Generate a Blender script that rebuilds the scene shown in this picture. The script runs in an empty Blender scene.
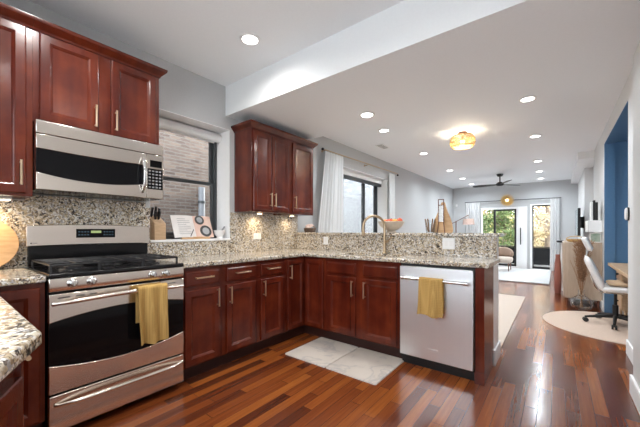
import bpy, bmesh, math, random
from mathutils import Vector, Matrix, noise
random.seed(7)
PI = math.pi
C = bpy.context.scene.collection
S = bpy.context.scene

# ------------------------------------------------------------------ camera
cam = bpy.data.cameras.new('camera')
cam.sensor_width = 36.0
cam.lens = 305.49 * 36 / 640
cam.shift_y = 17.43 / 640
cam.clip_start = 0.02
camo = bpy.data.objects.new('camera', cam)
camo.location = (2.8376, 0.0, 1.1574)
camo.rotation_euler = (PI / 2, 0, 0.6604)
C.objects.link(camo)
S.camera = camo

# ------------------------------------------------------------------ world, exposure, daylight
W = bpy.data.worlds.new('sky'); S.world = W; W.use_nodes = True
nt = W.node_tree; nt.nodes.clear()
wo = nt.nodes.new('ShaderNodeOutputWorld'); bg = nt.nodes.new('ShaderNodeBackground')
bg.inputs['Color'].default_value = (0.88, 0.94, 1.0, 1); bg.inputs['Strength'].default_value = 5.0
nt.links.new(bg.outputs[0], wo.inputs[0])
S.view_settings.view_transform = 'Standard'; S.view_settings.look = 'None'
S.view_settings.gamma = 1; S.view_settings.use_curve_mapping = False
S.view_settings.exposure = 0.8
S.cycles.use_denoising = True
S.cycles.max_bounces = 8; S.cycles.diffuse_bounces = 5; S.cycles.glossy_bounces = 4
S.cycles.transparent_max_bounces = 16; S.cycles.sample_clamp_indirect = 6
SPOT_W = 60.0

sun = bpy.data.lights.new('sun', 'SUN'); sun.energy = 6.0; sun.angle = 0.03; sun.color = (1, .95, .88)
suno = bpy.data.objects.new('sun', sun); C.objects.link(suno)
suno.rotation_euler = Vector((-0.12, -1.0, -0.42)).to_track_quat('-Z', 'Y').to_euler()

def portal(loc, rot, sx, sy):
    l = bpy.data.lights.new('window_portal', 'AREA'); l.shape = 'RECTANGLE'; l.size = sx; l.size_y = sy
    l.cycles.is_portal = True
    o = bpy.data.objects.new('window_portal', l); o.location = loc; o.rotation_euler = rot; C.objects.link(o)
portal((-0.34, 1.62, 1.66), (0, -PI / 2, 0), 1.2, .85)
portal((-0.34, 5.0, 1.5), (0, -PI / 2, 0), 1.5, 2.0)
portal((1.8, 11.4, 1.0), (-PI / 2, 0, 0), 2.1, 2.0)
portal((1.85, -.66, 1.66), (PI / 2, 0, 0), 1.8, 1.28)

# ------------------------------------------------------------------ materials
def ramp(n, stops, interp='LINEAR'):
    cr = n.color_ramp; cr.interpolation = interp
    while len(cr.elements) > 1: cr.elements.remove(cr.elements[-1])
    cr.elements[0].position = stops[0][0]; cr.elements[0].color = (*stops[0][1], 1)
    for p, c in stops[1:]:
        e = cr.elements.new(p); e.color = (*c, 1)
def mat(name, col=(.8, .8, .8), rough=.5, metal=0., coat=0., spec=.5, emit=None, es=0., trans=0., ior=1.45, alpha=1.):
    m = bpy.data.materials.new(name); m.use_nodes = True
    b = m.node_tree.nodes['Principled BSDF']
    b.inputs['Base Color'].default_value = (*col, 1); b.inputs['Roughness'].default_value = rough
    b.inputs['Metallic'].default_value = metal; b.inputs['Coat Weight'].default_value = coat
    b.inputs['Coat Roughness'].default_value = .12
    b.inputs['Specular IOR Level'].default_value = spec
    b.inputs['Transmission Weight'].default_value = trans; b.inputs['IOR'].default_value = ior
    if emit: b.inputs['Emission Color'].default_value = (*emit, 1); b.inputs['Emission Strength'].default_value = es
    return m
def N(m, t, **kw):
    n = m.node_tree.nodes.new(t)
    for k, v in kw.items():
        if k in n.inputs: n.inputs[k].default_value = v
        else: setattr(n, k, v)
    return n
def LK(m, a, b): m.node_tree.links.new(a, b)
def BS(m): return m.node_tree.nodes['Principled BSDF']
def coords(m, scale=(1, 1, 1)):
    t = N(m, 'ShaderNodeTexCoord'); mp = N(m, 'ShaderNodeMapping'); mp.inputs['Scale'].default_value = scale
    LK(m, t.outputs['Object'], mp.inputs[0]); return mp.outputs[0]
def bump(m, h, strength=.2, dist=.01):
    b = N(m, 'ShaderNodeBump', Strength=strength, Distance=dist); LK(m, h, b.inputs['Height']); LK(m, b.outputs[0], BS(m).inputs['Normal'])

def mottled(name, c1, c2, scale=20, rough=.5, stretch=(1, 1, 1), bmp=.05, **kw):
    m = mat(name, c1, rough, **kw); v = coords(m, stretch)
    n = N(m, 'ShaderNodeTexNoise', Scale=scale, Detail=5.0); LK(m, v, n.inputs['Vector'])
    r = N(m, 'ShaderNodeValToRGB'); ramp(r, [(.3, c1), (.7, c2)])
    LK(m, n.outputs[0], r.inputs[0]); LK(m, r.outputs[0], BS(m).inputs['Base Color'])
    if bmp: bump(m, n.outputs[0], bmp, .005)
    return m
M = {}
M['wall'] = mottled('wall_paint', (.50, .508, .515), (.52, .528, .535), 60, .6, bmp=.02)
M['ceil'] = mottled('ceiling_paint', (.86, .885, .91), (.88, .905, .93), 60, .7, bmp=.02)
M['white'] = mottled('white_trim_paint', (.84, .845, .85), (.86, .86, .86), 30, .35, bmp=.01)
M['rwall'] = mottled('pale_wall_paint', (.62, .62, .62), (.64, .64, .64), 60, .55, bmp=.02)
M['blue'] = mottled('blue_paint', (.085, .20, .37), (.095, .215, .39), 50, .5, bmp=.02)
# cherry wood
def cherry(name, a, b, c, rough=.3, stretch=(14, 14, 1.6)):
    m = mat(name, a, rough, coat=.3, spec=.4); v = coords(m, stretch)
    n = N(m, 'ShaderNodeTexNoise', Scale=1.0, Detail=3.0, Roughness=.5, Distortion=.2); LK(m, v, n.inputs['Vector'])
    v2 = coords(m, (1, 1, 1)); n2 = N(m, 'ShaderNodeTexNoise', Scale=5.0, Detail=3.0); LK(m, v2, n2.inputs['Vector'])
    ad = N(m, 'ShaderNodeMath', operation='ADD'); ml = N(m, 'ShaderNodeMath', operation='MULTIPLY'); ml.inputs[1].default_value = .5
    LK(m, n.outputs[0], ad.inputs[0]); LK(m, n2.outputs[0], ad.inputs[1]); LK(m, ad.outputs[0], ml.inputs[0])
    r = N(m, 'ShaderNodeValToRGB'); ramp(r, [(.36, a), (.5, b), (.66, c)])
    LK(m, ml.outputs[0], r.inputs[0]); LK(m, r.outputs[0], BS(m).inputs['Base Color'])
    return m
M['cherry'] = cherry('cherry_cabinet_wood', (.060, .0075, .0035), (.092, .0125, .0050), (.145, .0240, .0080), .27, (10, 10, 1.2))
M['cherryH'] = M['cherry']
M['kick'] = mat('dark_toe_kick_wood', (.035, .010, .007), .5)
# granite
def granite(name):
    m = mat(name, (.6, .55, .5), .12, spec=.5)
    t = N(m, 'ShaderNodeTexCoord')
    n0 = N(m, 'ShaderNodeTexNoise', Scale=38.0, Detail=2.0); LK(m, t.outputs['Object'], n0.inputs['Vector'])
    mx = N(m, 'ShaderNodeMixRGB', blend_type='ADD'); mx.inputs[0].default_value = .035
    LK(m, t.outputs['Object'], mx.inputs[1]); LK(m, n0.outputs['Color'], mx.inputs[2])
    vo = N(m, 'ShaderNodeTexVoronoi', Scale=105.0); LK(m, mx.outputs[0], vo.inputs['Vector'])
    sp = N(m, 'ShaderNodeSeparateColor'); LK(m, vo.outputs['Color'], sp.inputs[0])
    nb = N(m, 'ShaderNodeTexNoise', Scale=11.0, Detail=3.0); LK(m, t.outputs['Object'], nb.inputs['Vector'])
    a = N(m, 'ShaderNodeMath', operation='MULTIPLY_ADD'); a.inputs[1].default_value = .9; a.inputs[2].default_value = -.45
    LK(m, nb.outputs[0], a.inputs[0])
    b = N(m, 'ShaderNodeMath', operation='ADD'); LK(m, sp.outputs[0], b.inputs[0]); LK(m, a.outputs[0], b.inputs[1])
    r = N(m, 'ShaderNodeValToRGB')
    ramp(r, [(0, (.05, .045, .045)), (.08, (.20, .165, .14)), (.18, (.36, .28, .19)), (.32, (.53, .44, .31)), (.50, (.68, .61, .50)), (.72, (.80, .78, .75)), (.92, (.40, .39, .39))], 'CONSTANT')
    LK(m, b.outputs[0], r.inputs[0])
    v2 = N(m, 'ShaderNodeTexVoronoi', Scale=210.0); LK(m, t.outputs['Object'], v2.inputs['Vector'])
    s2 = N(m, 'ShaderNodeSeparateColor'); LK(m, v2.outputs['Color'], s2.inputs[0])
    r2 = N(m, 'ShaderNodeValToRGB'); ramp(r2, [(0, (.25, .22, .2)), (.12, (.8, .78, .75)), (.5, (1, 1, 1))], 'CONSTANT'); LK(m, s2.outputs[0], r2.inputs[0])
    mm = N(m, 'ShaderNodeMixRGB', blend_type='MULTIPLY'); mm.inputs[0].default_value = .8
    LK(m, r.outputs[0], mm.inputs[1]); LK(m, r2.outputs[0], mm.inputs[2]); LK(m, mm.outputs[0], BS(m).inputs['Base Color'])
    return m
M['granite'] = granite('speckled_granite')
# floor
def floor_mat():
    m = mat('cherry_plank_floor', (.2, .06, .02), .2, coat=.15)
    t = N(m, 'ShaderNodeTexCoord'); s = N(m, 'ShaderNodeSeparateXYZ'); LK(m, t.outputs['Object'], s.inputs[0])
    def mth(op, a, b=None, c=None):
        n = N(m, 'ShaderNodeMath', operation=op)
        for i, x in enumerate((a, b, c)):
            if x is None: continue
            if isinstance(x, (int, float)): n.inputs[i].default_value = x
            else: LK(m, x, n.inputs[i])
        return n.outputs[0]
    xs = mth('DIVIDE', s.outputs[0], .072); row = mth('FLOOR', xs); fx = mth('FRACT', xs)
    wn = N(m, 'ShaderNodeTexWhiteNoise', noise_dimensions='1D'); LK(m, row, wn.inputs['W'])
    ys = mth('ADD', mth('DIVIDE', s.outputs[1], .85), mth('MULTIPLY', wn.outputs[0], 7.0)); pl = mth('FLOOR', ys); fy = mth('FRACT', ys)
    cb = N(m, 'ShaderNodeCombineXYZ'); LK(m, row, cb.inputs[0]); LK(m, pl, cb.inputs[1])
    w2 = N(m, 'ShaderNodeTexWhiteNoise', noise_dimensions='2D'); LK(m, cb.outputs[0], w2.inputs['Vector'])
    r = N(m, 'ShaderNodeValToRGB')
    ramp(r, [(0, (.040, .011, .006)), (.28, (.105, .025, .009)), (.55, (.175, .044, .012)), (.8, (.27, .078, .017)), (1, (.36, .125, .026))])
    mp = N(m, 'ShaderNodeMapping'); mp.inputs['Scale'].default_value = (60, 2.5, 1); LK(m, t.outputs['Object'], mp.inputs[0])
    off = N(m, 'ShaderNodeVectorMath', operation='ADD'); LK(m, mp.outputs[0], off.inputs[0]); LK(m, w2.outputs['Color'], off.inputs[1])
    g = N(m, 'ShaderNodeTexNoise', Scale=1.0, Detail=6.0, Roughness=.65); LK(m, off.outputs[0], g.inputs['Vector'])
    v = mth('ADD', mth('MULTIPLY', w2.outputs[0], .62), mth('MULTIPLY_ADD', g.outputs[0], .65, -.14)); LK(m, v, r.inputs[0])
    e1 = mth('MINIMUM', fx, mth('SUBTRACT', 1.0, fx)); g1 = mth('LESS_THAN', e1, .018)
    e2 = mth('MINIMUM', fy, mth('SUBTRACT', 1.0, fy)); g2 = mth('LESS_THAN', e2, .002); gg = mth('MAXIMUM', g1, g2)
    mx = N(m, 'ShaderNodeMixRGB'); mx.inputs[2].default_value = (.03, .009, .005, 1); LK(m, mth('MULTIPLY', gg, .8), mx.inputs[0]); LK(m, r.outputs[0], mx.inputs[1])
    LK(m, mx.outputs[0], BS(m).inputs['Base Color'])
    n2 = N(m, 'ShaderNodeTexNoise', Scale=3.0, Detail=4.0); LK(m, t.outputs['Object'], n2.inputs['Vector'])
    LK(m, mth('MULTIPLY_ADD', n2.outputs[0], .08, .16), BS(m).inputs['Roughness'])
    bump(m, mth('SUBTRACT', mth('MULTIPLY', w2.outputs[0], .35), gg), .12, .001)
    return m
M['floor'] = floor_mat()
def steel(name, col=(.80, .73, .66), rough=.20, stretch=(.3, .3, 60)):
    m = mat(name, col, rough, metal=1.0); v = coords(m, stretch)
    n = N(m, 'ShaderNodeTexNoise', Scale=.9, Detail=1.0); LK(m, v, n.inputs['Vector'])
    r = N(m, 'ShaderNodeValToRGB'); ramp(r, [(.3, tuple(.988 * c for c in col)), (.7, col)]); LK(m, n.outputs[0], r.inputs[0]); LK(m, r.outputs[0], BS(m).inputs['Base Color'])
    BS(m).inputs['Anisotropic'].default_value = .0
    return m
M['steel'] = steel('brushed_stainless_steel')
M['steelV'] = steel('brushed_stainless_dishwasher', (.90, .92, .95), .40, (60, .3, .3))
M['chrome'] = mat('polished_steel', (.62, .61, .60), .16, metal=1)
M['brass'] = mottled('satin_brass', (.50, .38, .25), (.56, .43, .29), 40, .30, metal=1.0, bmp=0)
M['nickel'] = mottled('satin_champagne_metal', (.72, .56, .36), (.78, .62, .42), 40, .3, metal=1.0, bmp=0)
M['blackglass'] = mat('black_oven_glass', (.004, .004, .005), .07, spec=.22)
M['black'] = mat('black_enamel', (.007, .007, .008), .16, spec=.35)
M['iron'] = mottled('black_cast_iron', (.012, .012, .013), (.02, .02, .022), 80, .24, bmp=.1)
M['matblack'] = mat('matte_black', (.012, .012, .013), .5)
M['display'] = mat('lit_display', (.02, .02, .02), .2, emit=(.6, .75, .3), es=.35)
M['displayc'] = mat('lit_display_cyan', (.02, .02, .02), .2, emit=(.15, .35, .5), es=.12)
M['key'] = mat('grey_printed_keys', (.25, .25, .26), .4)
M['plate'] = mat('white_plastic', (.82, .82, .82), .3)
M['slot'] = mat('dark_slot', (.05, .05, .05), .6)
M['lens'] = mat('lit_lamp_lens', (.9, .9, .9), .4, emit=(1, .97, .92), es=6.0)
M['puck'] = mat('lit_puck_lens', (.9, .9, .9), .4, emit=(1, .83, .6), es=9.0)
M['brownwood'] = mottled('light_oak_wood', (.50, .33, .19), (.62, .43, .27), 3, .45, stretch=(6, 6, 30), bmp=.05)
M['boardwood'] = mottled('maple_board_wood', (.55, .33, .16), (.68, .44, .24), 3, .45, stretch=(4, 4, 20), bmp=.03)
M['palewood'] = mottled('pale_washed_wood', (.42, .32, .24), (.50, .39, .30), 3, .5, stretch=(10, 10, 1.5), bmp=.04)
M['stick'] = mottled('brown_stick_wood', (.26, .13, .06), (.36, .20, .10), 10, .5, bmp=0)
M['darkwood'] = mottled('dark_stained_wood', (.12, .05, .03), (.2, .08, .05), 10, .4, bmp=0)
def towelmat():
    m = mat('yellow_waffle_cotton', (.5, .30, .09), .9, spec=.1); v = coords(m, (1, 1, 1))
    ck = N(m, 'ShaderNodeTexVoronoi', Scale=78.0, distance='CHEBYCHEV', Randomness=0.0); LK(m, v, ck.inputs['Vector'])
    r = N(m, 'ShaderNodeValToRGB'); ramp(r, [(.0, (.26, .14, .04)), (.45, (.50, .32, .11)), (.8, (.66, .46, .20))])
    LK(m, ck.outputs['Distance'], r.inputs[0]); LK(m, r.outputs[0], BS(m).inputs['Base Color']); bump(m, ck.outputs['Distance'], .6, .004)
    return m
M['towel'] = towelmat()
def fabric(name, c1, c2, scale=150, rough=.95, b=.3):
    return mottled(name, c1, c2, scale, rough, bmp=b)
def curtainmat():
    m = mat('sheer_white_linen', (.86, .86, .86), .9, spec=.1)
    tr = N(m, 'ShaderNodeBsdfTranslucent'); tr.inputs[0].default_value = (.85, .85, .85, 1)
    mx = N(m, 'ShaderNodeMixShader'); mx.inputs[0].default_value = .45
    out = [n for n in m.node_tree.nodes if n.type == 'OUTPUT_MATERIAL'][0]
    LK(m, BS(m).outputs[0], mx.inputs[1]); LK(m, tr.outputs[0], mx.inputs[2]); LK(m, mx.outputs[0], out.inputs[0])
    v = coords(m, (1, 1, 1)); w = N(m, 'ShaderNodeTexNoise', Scale=220.0, Detail=2.0); LK(m, v, w.inputs['Vector']); bump(m, w.outputs[0], .1, .002)
    return m
M['curtain'] = curtainmat()
def glassmat(name, tint=(1, 1, 1), refl=.08):
    m = bpy.data.materials.new(name); m.use_nodes = True; t = m.node_tree; t.nodes.clear()
    o = t.nodes.new('ShaderNodeOutputMaterial'); tr = t.nodes.new('ShaderNodeBsdfTransparent'); tr.inputs[0].default_value = (*tint, 1)
    gl = t.nodes.new('ShaderNodeBsdfGlossy'); gl.inputs['Roughness'].default_value = .02
    mx = t.nodes.new('ShaderNodeMixShader'); lw = t.nodes.new('ShaderNodeLayerWeight'); lw.inputs[0].default_value = .25
    ml = t.nodes.new('ShaderNodeMath'); ml.operation = 'MULTIPLY_ADD'; ml.inputs[1].default_value = .5; ml.inputs[2].default_value = refl * .4
    t.links.new(lw.outputs['Fresnel'], ml.inputs[0]); t.links.new(ml.outputs[0], mx.inputs[0])
    t.links.new(tr.outputs[0], mx.inputs[1]); t.links.new(gl.outputs[0], mx.inputs[2]); t.links.new(mx.outputs[0], o.inputs[0])
    return m
M['glass'] = glassmat('window_glass', (.98, .99, .99), 0.0)
M['clear'] = glassmat('clear_vessel_glass', (.96, .97, .97), .05)
M['frameD'] = mat('dark_grey_window_frame', (.045, .05, .055), .4)
M['rattan'] = mottled('woven_rattan', (.45, .27, .09), (.58, .38, .15), 40, .6, bmp=.2)
M['gold'] = mottled('gilded_metal', (.62, .40, .14), (.75, .52, .22), 30, .35, metal=.8, bmp=0)
M['bulb'] = mat('glowing_bulb', (1, .9, .7), .4, emit=(1, .82, .55), es=4.0)
M['ceramic'] = mottled('stoneware_glaze', (.52, .44, .36), (.62, .54, .45), 30, .3, bmp=.02)
M['whitecer'] = mat('white_ceramic', (.82, .81, .80), .2)
M['leather'] = mottled('white_leather', (.80, .80, .80), (.84, .84, .84), 90, .4, bmp=.03)
M['tan'] = fabric('tan_fabric', (.52, .36, .22), (.60, .43, .28))
M['bei'] = fabric('beige_boucle', (.46, .38, .32), (.54, .46, .40))
M['chairback'] = fabric('brown_boucle', (.28, .19, .14), (.36, .26, .20))
M['rug'] = fabric('beige_flatweave_rug', (.52, .43, .36), (.66, .57, .50), 180)
M['jute'] = fabric('round_woven_rug', (.52, .39, .31), (.66, .53, .44), 140)
M['paler'] = fabric('pale_grey_rug', (.46, .46, .46), (.56, .56, .56), 90)
M['paper'] = mottled('printed_page', (.78, .74, .72), (.84, .81, .79), 14, .6, bmp=0)
M['photo'] = mottled('printed_photo_page', (.66, .38, .30), (.78, .62, .54), 8, .5, bmp=0)
M['tv'] = mat('tv_screen', (.30, .42, .48), .12, spec=.6)
M['green'] = mottled('green_print', (.22, .33, .24), (.50, .55, .48), 12, .5, bmp=0)
M['orange'] = mottled('orange_peel', (.80, .28, .03), (.88, .36, .05), 60, .4, bmp=.1)
M['apple'] = mottled('red_apple_skin', (.55, .04, .02), (.72, .16, .05), 9, .3, bmp=0)
M['pampas'] = mottled('dried_pampas_grass', (.24, .12, .06), (.42, .25, .15), 60, .9, bmp=.1)
M['copper'] = mat('brown_red_glaze', (.32, .12, .09), .3)
M['wicker'] = mottled('dark_wicker', (.06, .035, .025), (.22, .15, .11), 70, .7, stretch=(1, 1, 2), bmp=.4)
M['cloth'] = mottled('pink_checked_cloth', (.62, .40, .33), (.80, .64, .56), 45, .9, bmp=.1)
def matmat():
    m = mat('marble_print_mat', (.66, .60, .55), .55); v = coords(m, (1, 1, 1))
    n = N(m, 'ShaderNodeTexNoise', Scale=4.0, Detail=7.0, Distortion=1.2); LK(m, v, n.inputs['Vector'])
    r = N(m, 'ShaderNodeValToRGB'); ramp(r, [(.35, (.61, .555, .50)), (.52, (.59, .535, .48)), (.57, (.46, .43, .41)), (.62, (.60, .545, .49))])
    LK(m, n.outputs[0], r.inputs[0]); LK(m, r.outputs[0], BS(m).inputs['Base Color']); return m
M['mat'] = matmat()
def brickmat():
    m = mat('outside_brick', (.4, .3, .25), .9); t = N(m, 'ShaderNodeTexCoord'); s = N(m, 'ShaderNodeSeparateXYZ'); cb = N(m, 'ShaderNodeCombineXYZ')
    LK(m, t.outputs['Object'], s.inputs[0]); LK(m, s.outputs[1], cb.inputs[0]); LK(m, s.outputs[2], cb.inputs[1])
    b = N(m, 'ShaderNodeTexBrick'); LK(m, cb.outputs[0], b.inputs['Vector'])
    for k, v in (('Scale', 1.0), ('Brick Width', .16), ('Row Height', .050), ('Mortar Size', .006), ('Mortar Smooth', .1)): b.inputs[k].default_value = v
    b.inputs['Color1'].default_value = (.165, .12, .095, 1); b.inputs['Color2'].default_value = (.085, .06, .05, 1); b.inputs['Mortar'].default_value = (.155, .14, .13, 1)
    LK(m, b.outputs[0], BS(m).inputs['Base Color']); bump(m, b.outputs['Fac'], -.4, .01); return m
M['brick'] = brickmat()
M['stucco'] = mottled('grey_stucco', (.26, .27, .29), (.42, .43, .45), 9, .9, bmp=.2)
M['rail'] = mat('black_painted_railing', (.008, .008, .009), .7, spec=.08)
M['bounce_pale'] = mottled('pale_bounce_slab', (.62, .62, .61), (.70, .70, .69), 3, .9, bmp=.1)  # pale colour of the slab added to bounce daylight indoors
M['zinc'] = mat('painted_grey_downpipe', (.20, .21, .23), .5)
M['deck'] = mottled('grey_deck_boards', (.07, .068, .065), (.11, .105, .10), 4, .7, bmp=.05)
M['bark'] = mottled('tree_bark', (.16, .12, .09), (.28, .22, .17), 12, .9, bmp=.3)
M['leafA'] = mottled('autumn_leaves', (.14, .16, .035), (.42, .34, .09), 4, .7, bmp=0)
M['leafB'] = mottled('green_leaves', (.04, .08, .025), (.14, .18, .05), 4, .7, bmp=0)
M['leafC'] = mottled('pale_tan_leaves', (.26, .18, .10), (.48, .38, .22), 4, .7, bmp=0)
M['grass'] = mottled('hillside_grass', (.16, .13, .07), (.28, .23, .12), 3, .9, bmp=.2)

# ------------------------------------------------------------------ mesh helpers
class MB:
    def __init__(s): s.bm = bmesh.new()
    def box(s, x0, x1, y0, y1, z0, z1):
        v = [s.bm.verts.new((x, y, z)) for x in (x0, x1) for y in (y0, y1) for z in (z0, z1)]
        for f in ((0, 1, 3, 2), (4, 6, 7, 5), (0, 4, 5, 1), (2, 3, 7, 6), (0, 2, 6, 4), (1, 5, 7, 3)): s.bm.faces.new([v[i] for i in f])
        return s
    def obox(s, c, ax, ay, az):   # oriented box by half-axis vectors
        c = Vector(c); ax, ay, az = Vector(ax), Vector(ay), Vector(az)
        v = [s.bm.verts.new(c + ax * i + ay * j + az * k) for i in (-1, 1) for j in (-1, 1) for k in (-1, 1)]
        for f in ((0, 1, 3, 2), (4, 6, 7, 5), (0, 4, 5, 1), (2, 3, 7, 6), (0, 2, 6, 4), (1, 5, 7, 3)): s.bm.faces.new([v[i] for i in f])
        return s
    def loft(s, rings, cap0=True, cap1=True):
        R = [[s.bm.verts.new(p) for p in r] for r in rings]; n = len(R[0])
        for a, b in zip(R, R[1:]):
            for i in range(n): s.bm.faces.new((a[i], a[(i + 1) % n], b[(i + 1) % n], b[i]))
        if cap0: s.bm.faces.new(R[0][::-1])
        if cap1: s.bm.faces.new(R[-1])
        return s
    def tube(s, pts, r, n=12, cap=True):
        pts = [Vector(p) for p in pts]; rs = r if isinstance(r, (list, tuple)) else [r] * len(pts); rings = []
        up = None
        for i, p in enumerate(pts):
            d = ((pts[min(i + 1, len(pts) - 1)] - pts[max(i - 1, 0)])).normalized()
            if up is None:
                up = Vector((0, 0, 1)) if abs(d.z) < .9 else Vector((1, 0, 0))
            a = d.cross(up).normalized(); up = a.cross(d).normalized()
            rings.append([p + (a * math.cos(2 * PI * k / n) + up * math.sin(2 * PI * k / n)) * rs[i] for k in range(n)])
        return s.loft(rings, cap, cap)
    def lathe(s, prof, c=(0, 0, 0), n=24, cap0=True, cap1=True):
        return s.loft([[(c[0] + r * math.cos(2 * PI * k / n), c[1] + r * math.sin(2 * PI * k / n), c[2] + z) for k in range(n)] for r, z in prof], cap0, cap1)
    def prism(s, poly, z0, z1):
        return s.loft([[(x, y, z0) for x, y in poly], [(x, y, z1) for x, y in poly]])
    def cells(s, us, vs, skip, w0, w1, f):
        """grid of cells minus the skipped ones, extruded from w0 to w1; f maps (u,v,w) to a point"""
        g = {}
        def vt(i, j, k):
            if (i, j, k) not in g: g[(i, j, k)] = s.bm.verts.new(f(us[i], vs[j], (w0, w1)[k]))
            return g[(i, j, k)]
        inc = {(i, j) for i in range(len(us) - 1) for j in range(len(vs) - 1) if (i, j) not in skip}
        for (i, j) in inc:
            for k in (0, 1): s.bm.faces.new([vt(i, j, k), vt(i + 1, j, k), vt(i + 1, j + 1, k), vt(i, j + 1, k)])
            for (di, dj, a, b) in ((-1, 0, (i, j), (i, j + 1)), (1, 0, (i + 1, j), (i + 1, j + 1)), (0, -1, (i, j), (i + 1, j)), (0, 1, (i, j + 1), (i + 1, j + 1))):
                if (i + di, j + dj) not in inc: s.bm.faces.new([vt(*a, 0), vt(*b, 0), vt(*b, 1), vt(*a, 1)])
        return s
    def sheet(s, f, nu, nv, th=.004):
        """closed cloth: f(u,v) -> (point, normal)"""
        A, B = [], []
        for i in range(nu + 1):
            ra, rb = [], []
            for j in range(nv + 1):
                p, n = f(i / nu, j / nv); p = Vector(p); n = Vector(n).normalized() * th
                ra.append(s.bm.verts.new(p + n / 2)); rb.append(s.bm.verts.new(p - n / 2))
            A.append(ra); B.append(rb)
        for i in range(nu):
            for j in range(nv):
                s.bm.faces.new((A[i][j], A[i + 1][j], A[i + 1][j + 1], A[i][j + 1])); s.bm.faces.new((B[i][j], B[i][j + 1], B[i + 1][j + 1], B[i + 1][j]))
        for i in range(nu):
            s.bm.faces.new((A[i][0], B[i][0], B[i + 1][0], A[i + 1][0])); s.bm.faces.new((A[i][nv], A[i + 1][nv], B[i + 1][nv], B[i][nv]))
        for j in range(nv):
            s.bm.faces.new((A[0][j], A[0][j + 1], B[0][j + 1], B[0][j])); s.bm.faces.new((A[nu][j], B[nu][j], B[nu][j + 1], A[nu][j + 1]))
        return s
    def ball(s, c, rx, ry=None, rz=None, sub=3):
        ry = ry or rx; rz = rz or rx
        r = bmesh.ops.create_icosphere(s.bm, subdivisions=sub, radius=1)
        for v in r['verts']: v.co = Vector((c[0] + v.co.x * rx, c[1] + v.co.y * ry, c[2] + v.co.z * rz))
        return s
    def build(s, name, m, parent=None, org=None, bevel=0, seg=2, smooth=True, angle=35, sub=0, label=None):
        bm = s.bm
        o0 = Vector(org) if org is not None else (Vector(parent['_org']) if parent is not None else None)
        if o0 is None:
            xs = [v.co for v in bm.verts]; o0 = Vector(((min(p.x for p in xs) + max(p.x for p in xs)) / 2, (min(p.y for p in xs) + max(p.y for p in xs)) / 2, min(p.z for p in xs)))
        for v in bm.verts: v.co -= o0
        bmesh.ops.recalc_face_normals(bm, faces=bm.faces)
        me = bpy.data.meshes.new(name); bm.to_mesh(me); bm.free(); me.materials.append(m)
        o = bpy.data.objects.new(name, me); C.objects.link(o)
        if parent is None: o.location = o0
        else: o.parent = parent
        o['_org'] = tuple(o0)
        if bevel:
            b = o.modifiers.new('bevel', 'BEVEL'); b.width = bevel; b.segments = seg; b.limit_method = 'ANGLE'; b.angle_limit = math.radians(40)
        if sub:
            q = o.modifiers.new('subsurf', 'SUBSURF'); q.levels = sub; q.render_levels = sub
        if smooth and len(me.polygons) < 60000:
            me.shade_smooth(); me.set_sharp_from_angle(angle=math.radians(angle))
        if label: o['label'] = label
        return o
def thing(name, label, cat, loc, group=None):
    o = bpy.data.objects.new(name, None); o.empty_display_size = .05; C.objects.link(o); o.location = loc; o['_org'] = tuple(loc)
    o['label'] = label; o['category'] = cat
    if group: o['group'] = group
    return o
def tag(o, label, cat, group=None, kind=None):
    o['label'] = label; o['category'] = cat
    if group: o['group'] = group
    if kind: o['kind'] = kind
    return o
def struct(o): o['kind'] = 'structure'; return o
def dup(o, parent=None):
    c = o.copy(); C.objects.link(c)
    if parent is not None: c.parent = parent
    for ch in list(o.children): dup(ch, c)
    return c
def moved(root, loc, rz=None):
    root.location = loc
    if rz is not None: root.rotation_euler = (0, 0, rz)
    return root

# ------------------------------------------------------------------ room shell
XR = 3.365
ident = lambda u, v, w: (u, v, w)
fl = MB(); fl.box(-.02, 4.75, -.62, 11.28, -.08, 0); struct(fl.build('floor', M['floor'], org=(0, 0, 0), smooth=False))
# ceiling: high kitchen part, dropped beam, living part
def cbox(n, x0, x1, y0, y1, z0, z1, m): b = MB(); b.box(x0, x1, y0, y1, z0, z1); return struct(b.build(n, m, smooth=False))
cbox('ceiling', -.3, 4.75, -.62, 1.985, 2.72, 2.86, M['ceil'])
cbox('ceiling', -.3, 4.75, 3.19, 11.28, 2.61, 2.86, M['ceil'])
cbox('ceiling_beam', 0.0, 3.40, 1.985, 3.19, 2.40, 2.86, M['ceil'])
cbox('ceiling_soffit', 3.14, 3.42, 7.38, 11.13, 2.48, 2.61, M['white'])
# left wall with two deep window openings
yz = lambda u, v, w: (w, u, v)
b = MB(); b.cells([-.62, 1.20, 2.035, 3.9, 5.96, 11.28], [0, .75, 1.055, 2.24, 2.262, 2.86], {(1, 2), (1, 3), (3, 1), (3, 2)}, -.30, 0, yz)
struct(b.build('wall_left', M['wall'], org=(0, 0, 0), smooth=False))
# reveals painted white (thin liners standing inside the openings)
b = MB(); b.box(-.29, .006, 2.029, 2.0349, 1.0551, 2.2619); b.box(-.29, .006, 1.2001, 1.206, 1.0551, 2.2619); b.box(-.29, .006, 1.206, 2.029, 2.256, 2.2619)
struct(b.build('trim_1', M['white'], smooth=False))
b = MB(); b.box(-.24, .03, 1.202, 2.033, 1.0551, 1.076); struct(b.build('trim_2', M['white'], bevel=.004))
b = MB(); b.box(-.29, .006, 5.954, 5.9599, .7501, 2.2399); b.box(-.29, .006, 3.9001, 3.906, .7501, 2.2399); b.box(-.29, .006, 3.906, 5.954, 2.234, 2.2399)
struct(b.build('trim_3', M['white'], smooth=False))
# far wall with two glazed doors
xz = lambda u, v, w: (u, w, v)
b = MB(); b.cells([-.3, .86, 2.12, 2.19, 2.76, 4.75], [0, .02, 1.90, 1.955, 2.61], {(1, 0), (1, 1), (3, 0), (3, 1), (3, 2)}, 11.13, 11.28, xz)
struct(b.build('wall_far', M['wall'], org=(0, 11.13, 0), smooth=False))
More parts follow.
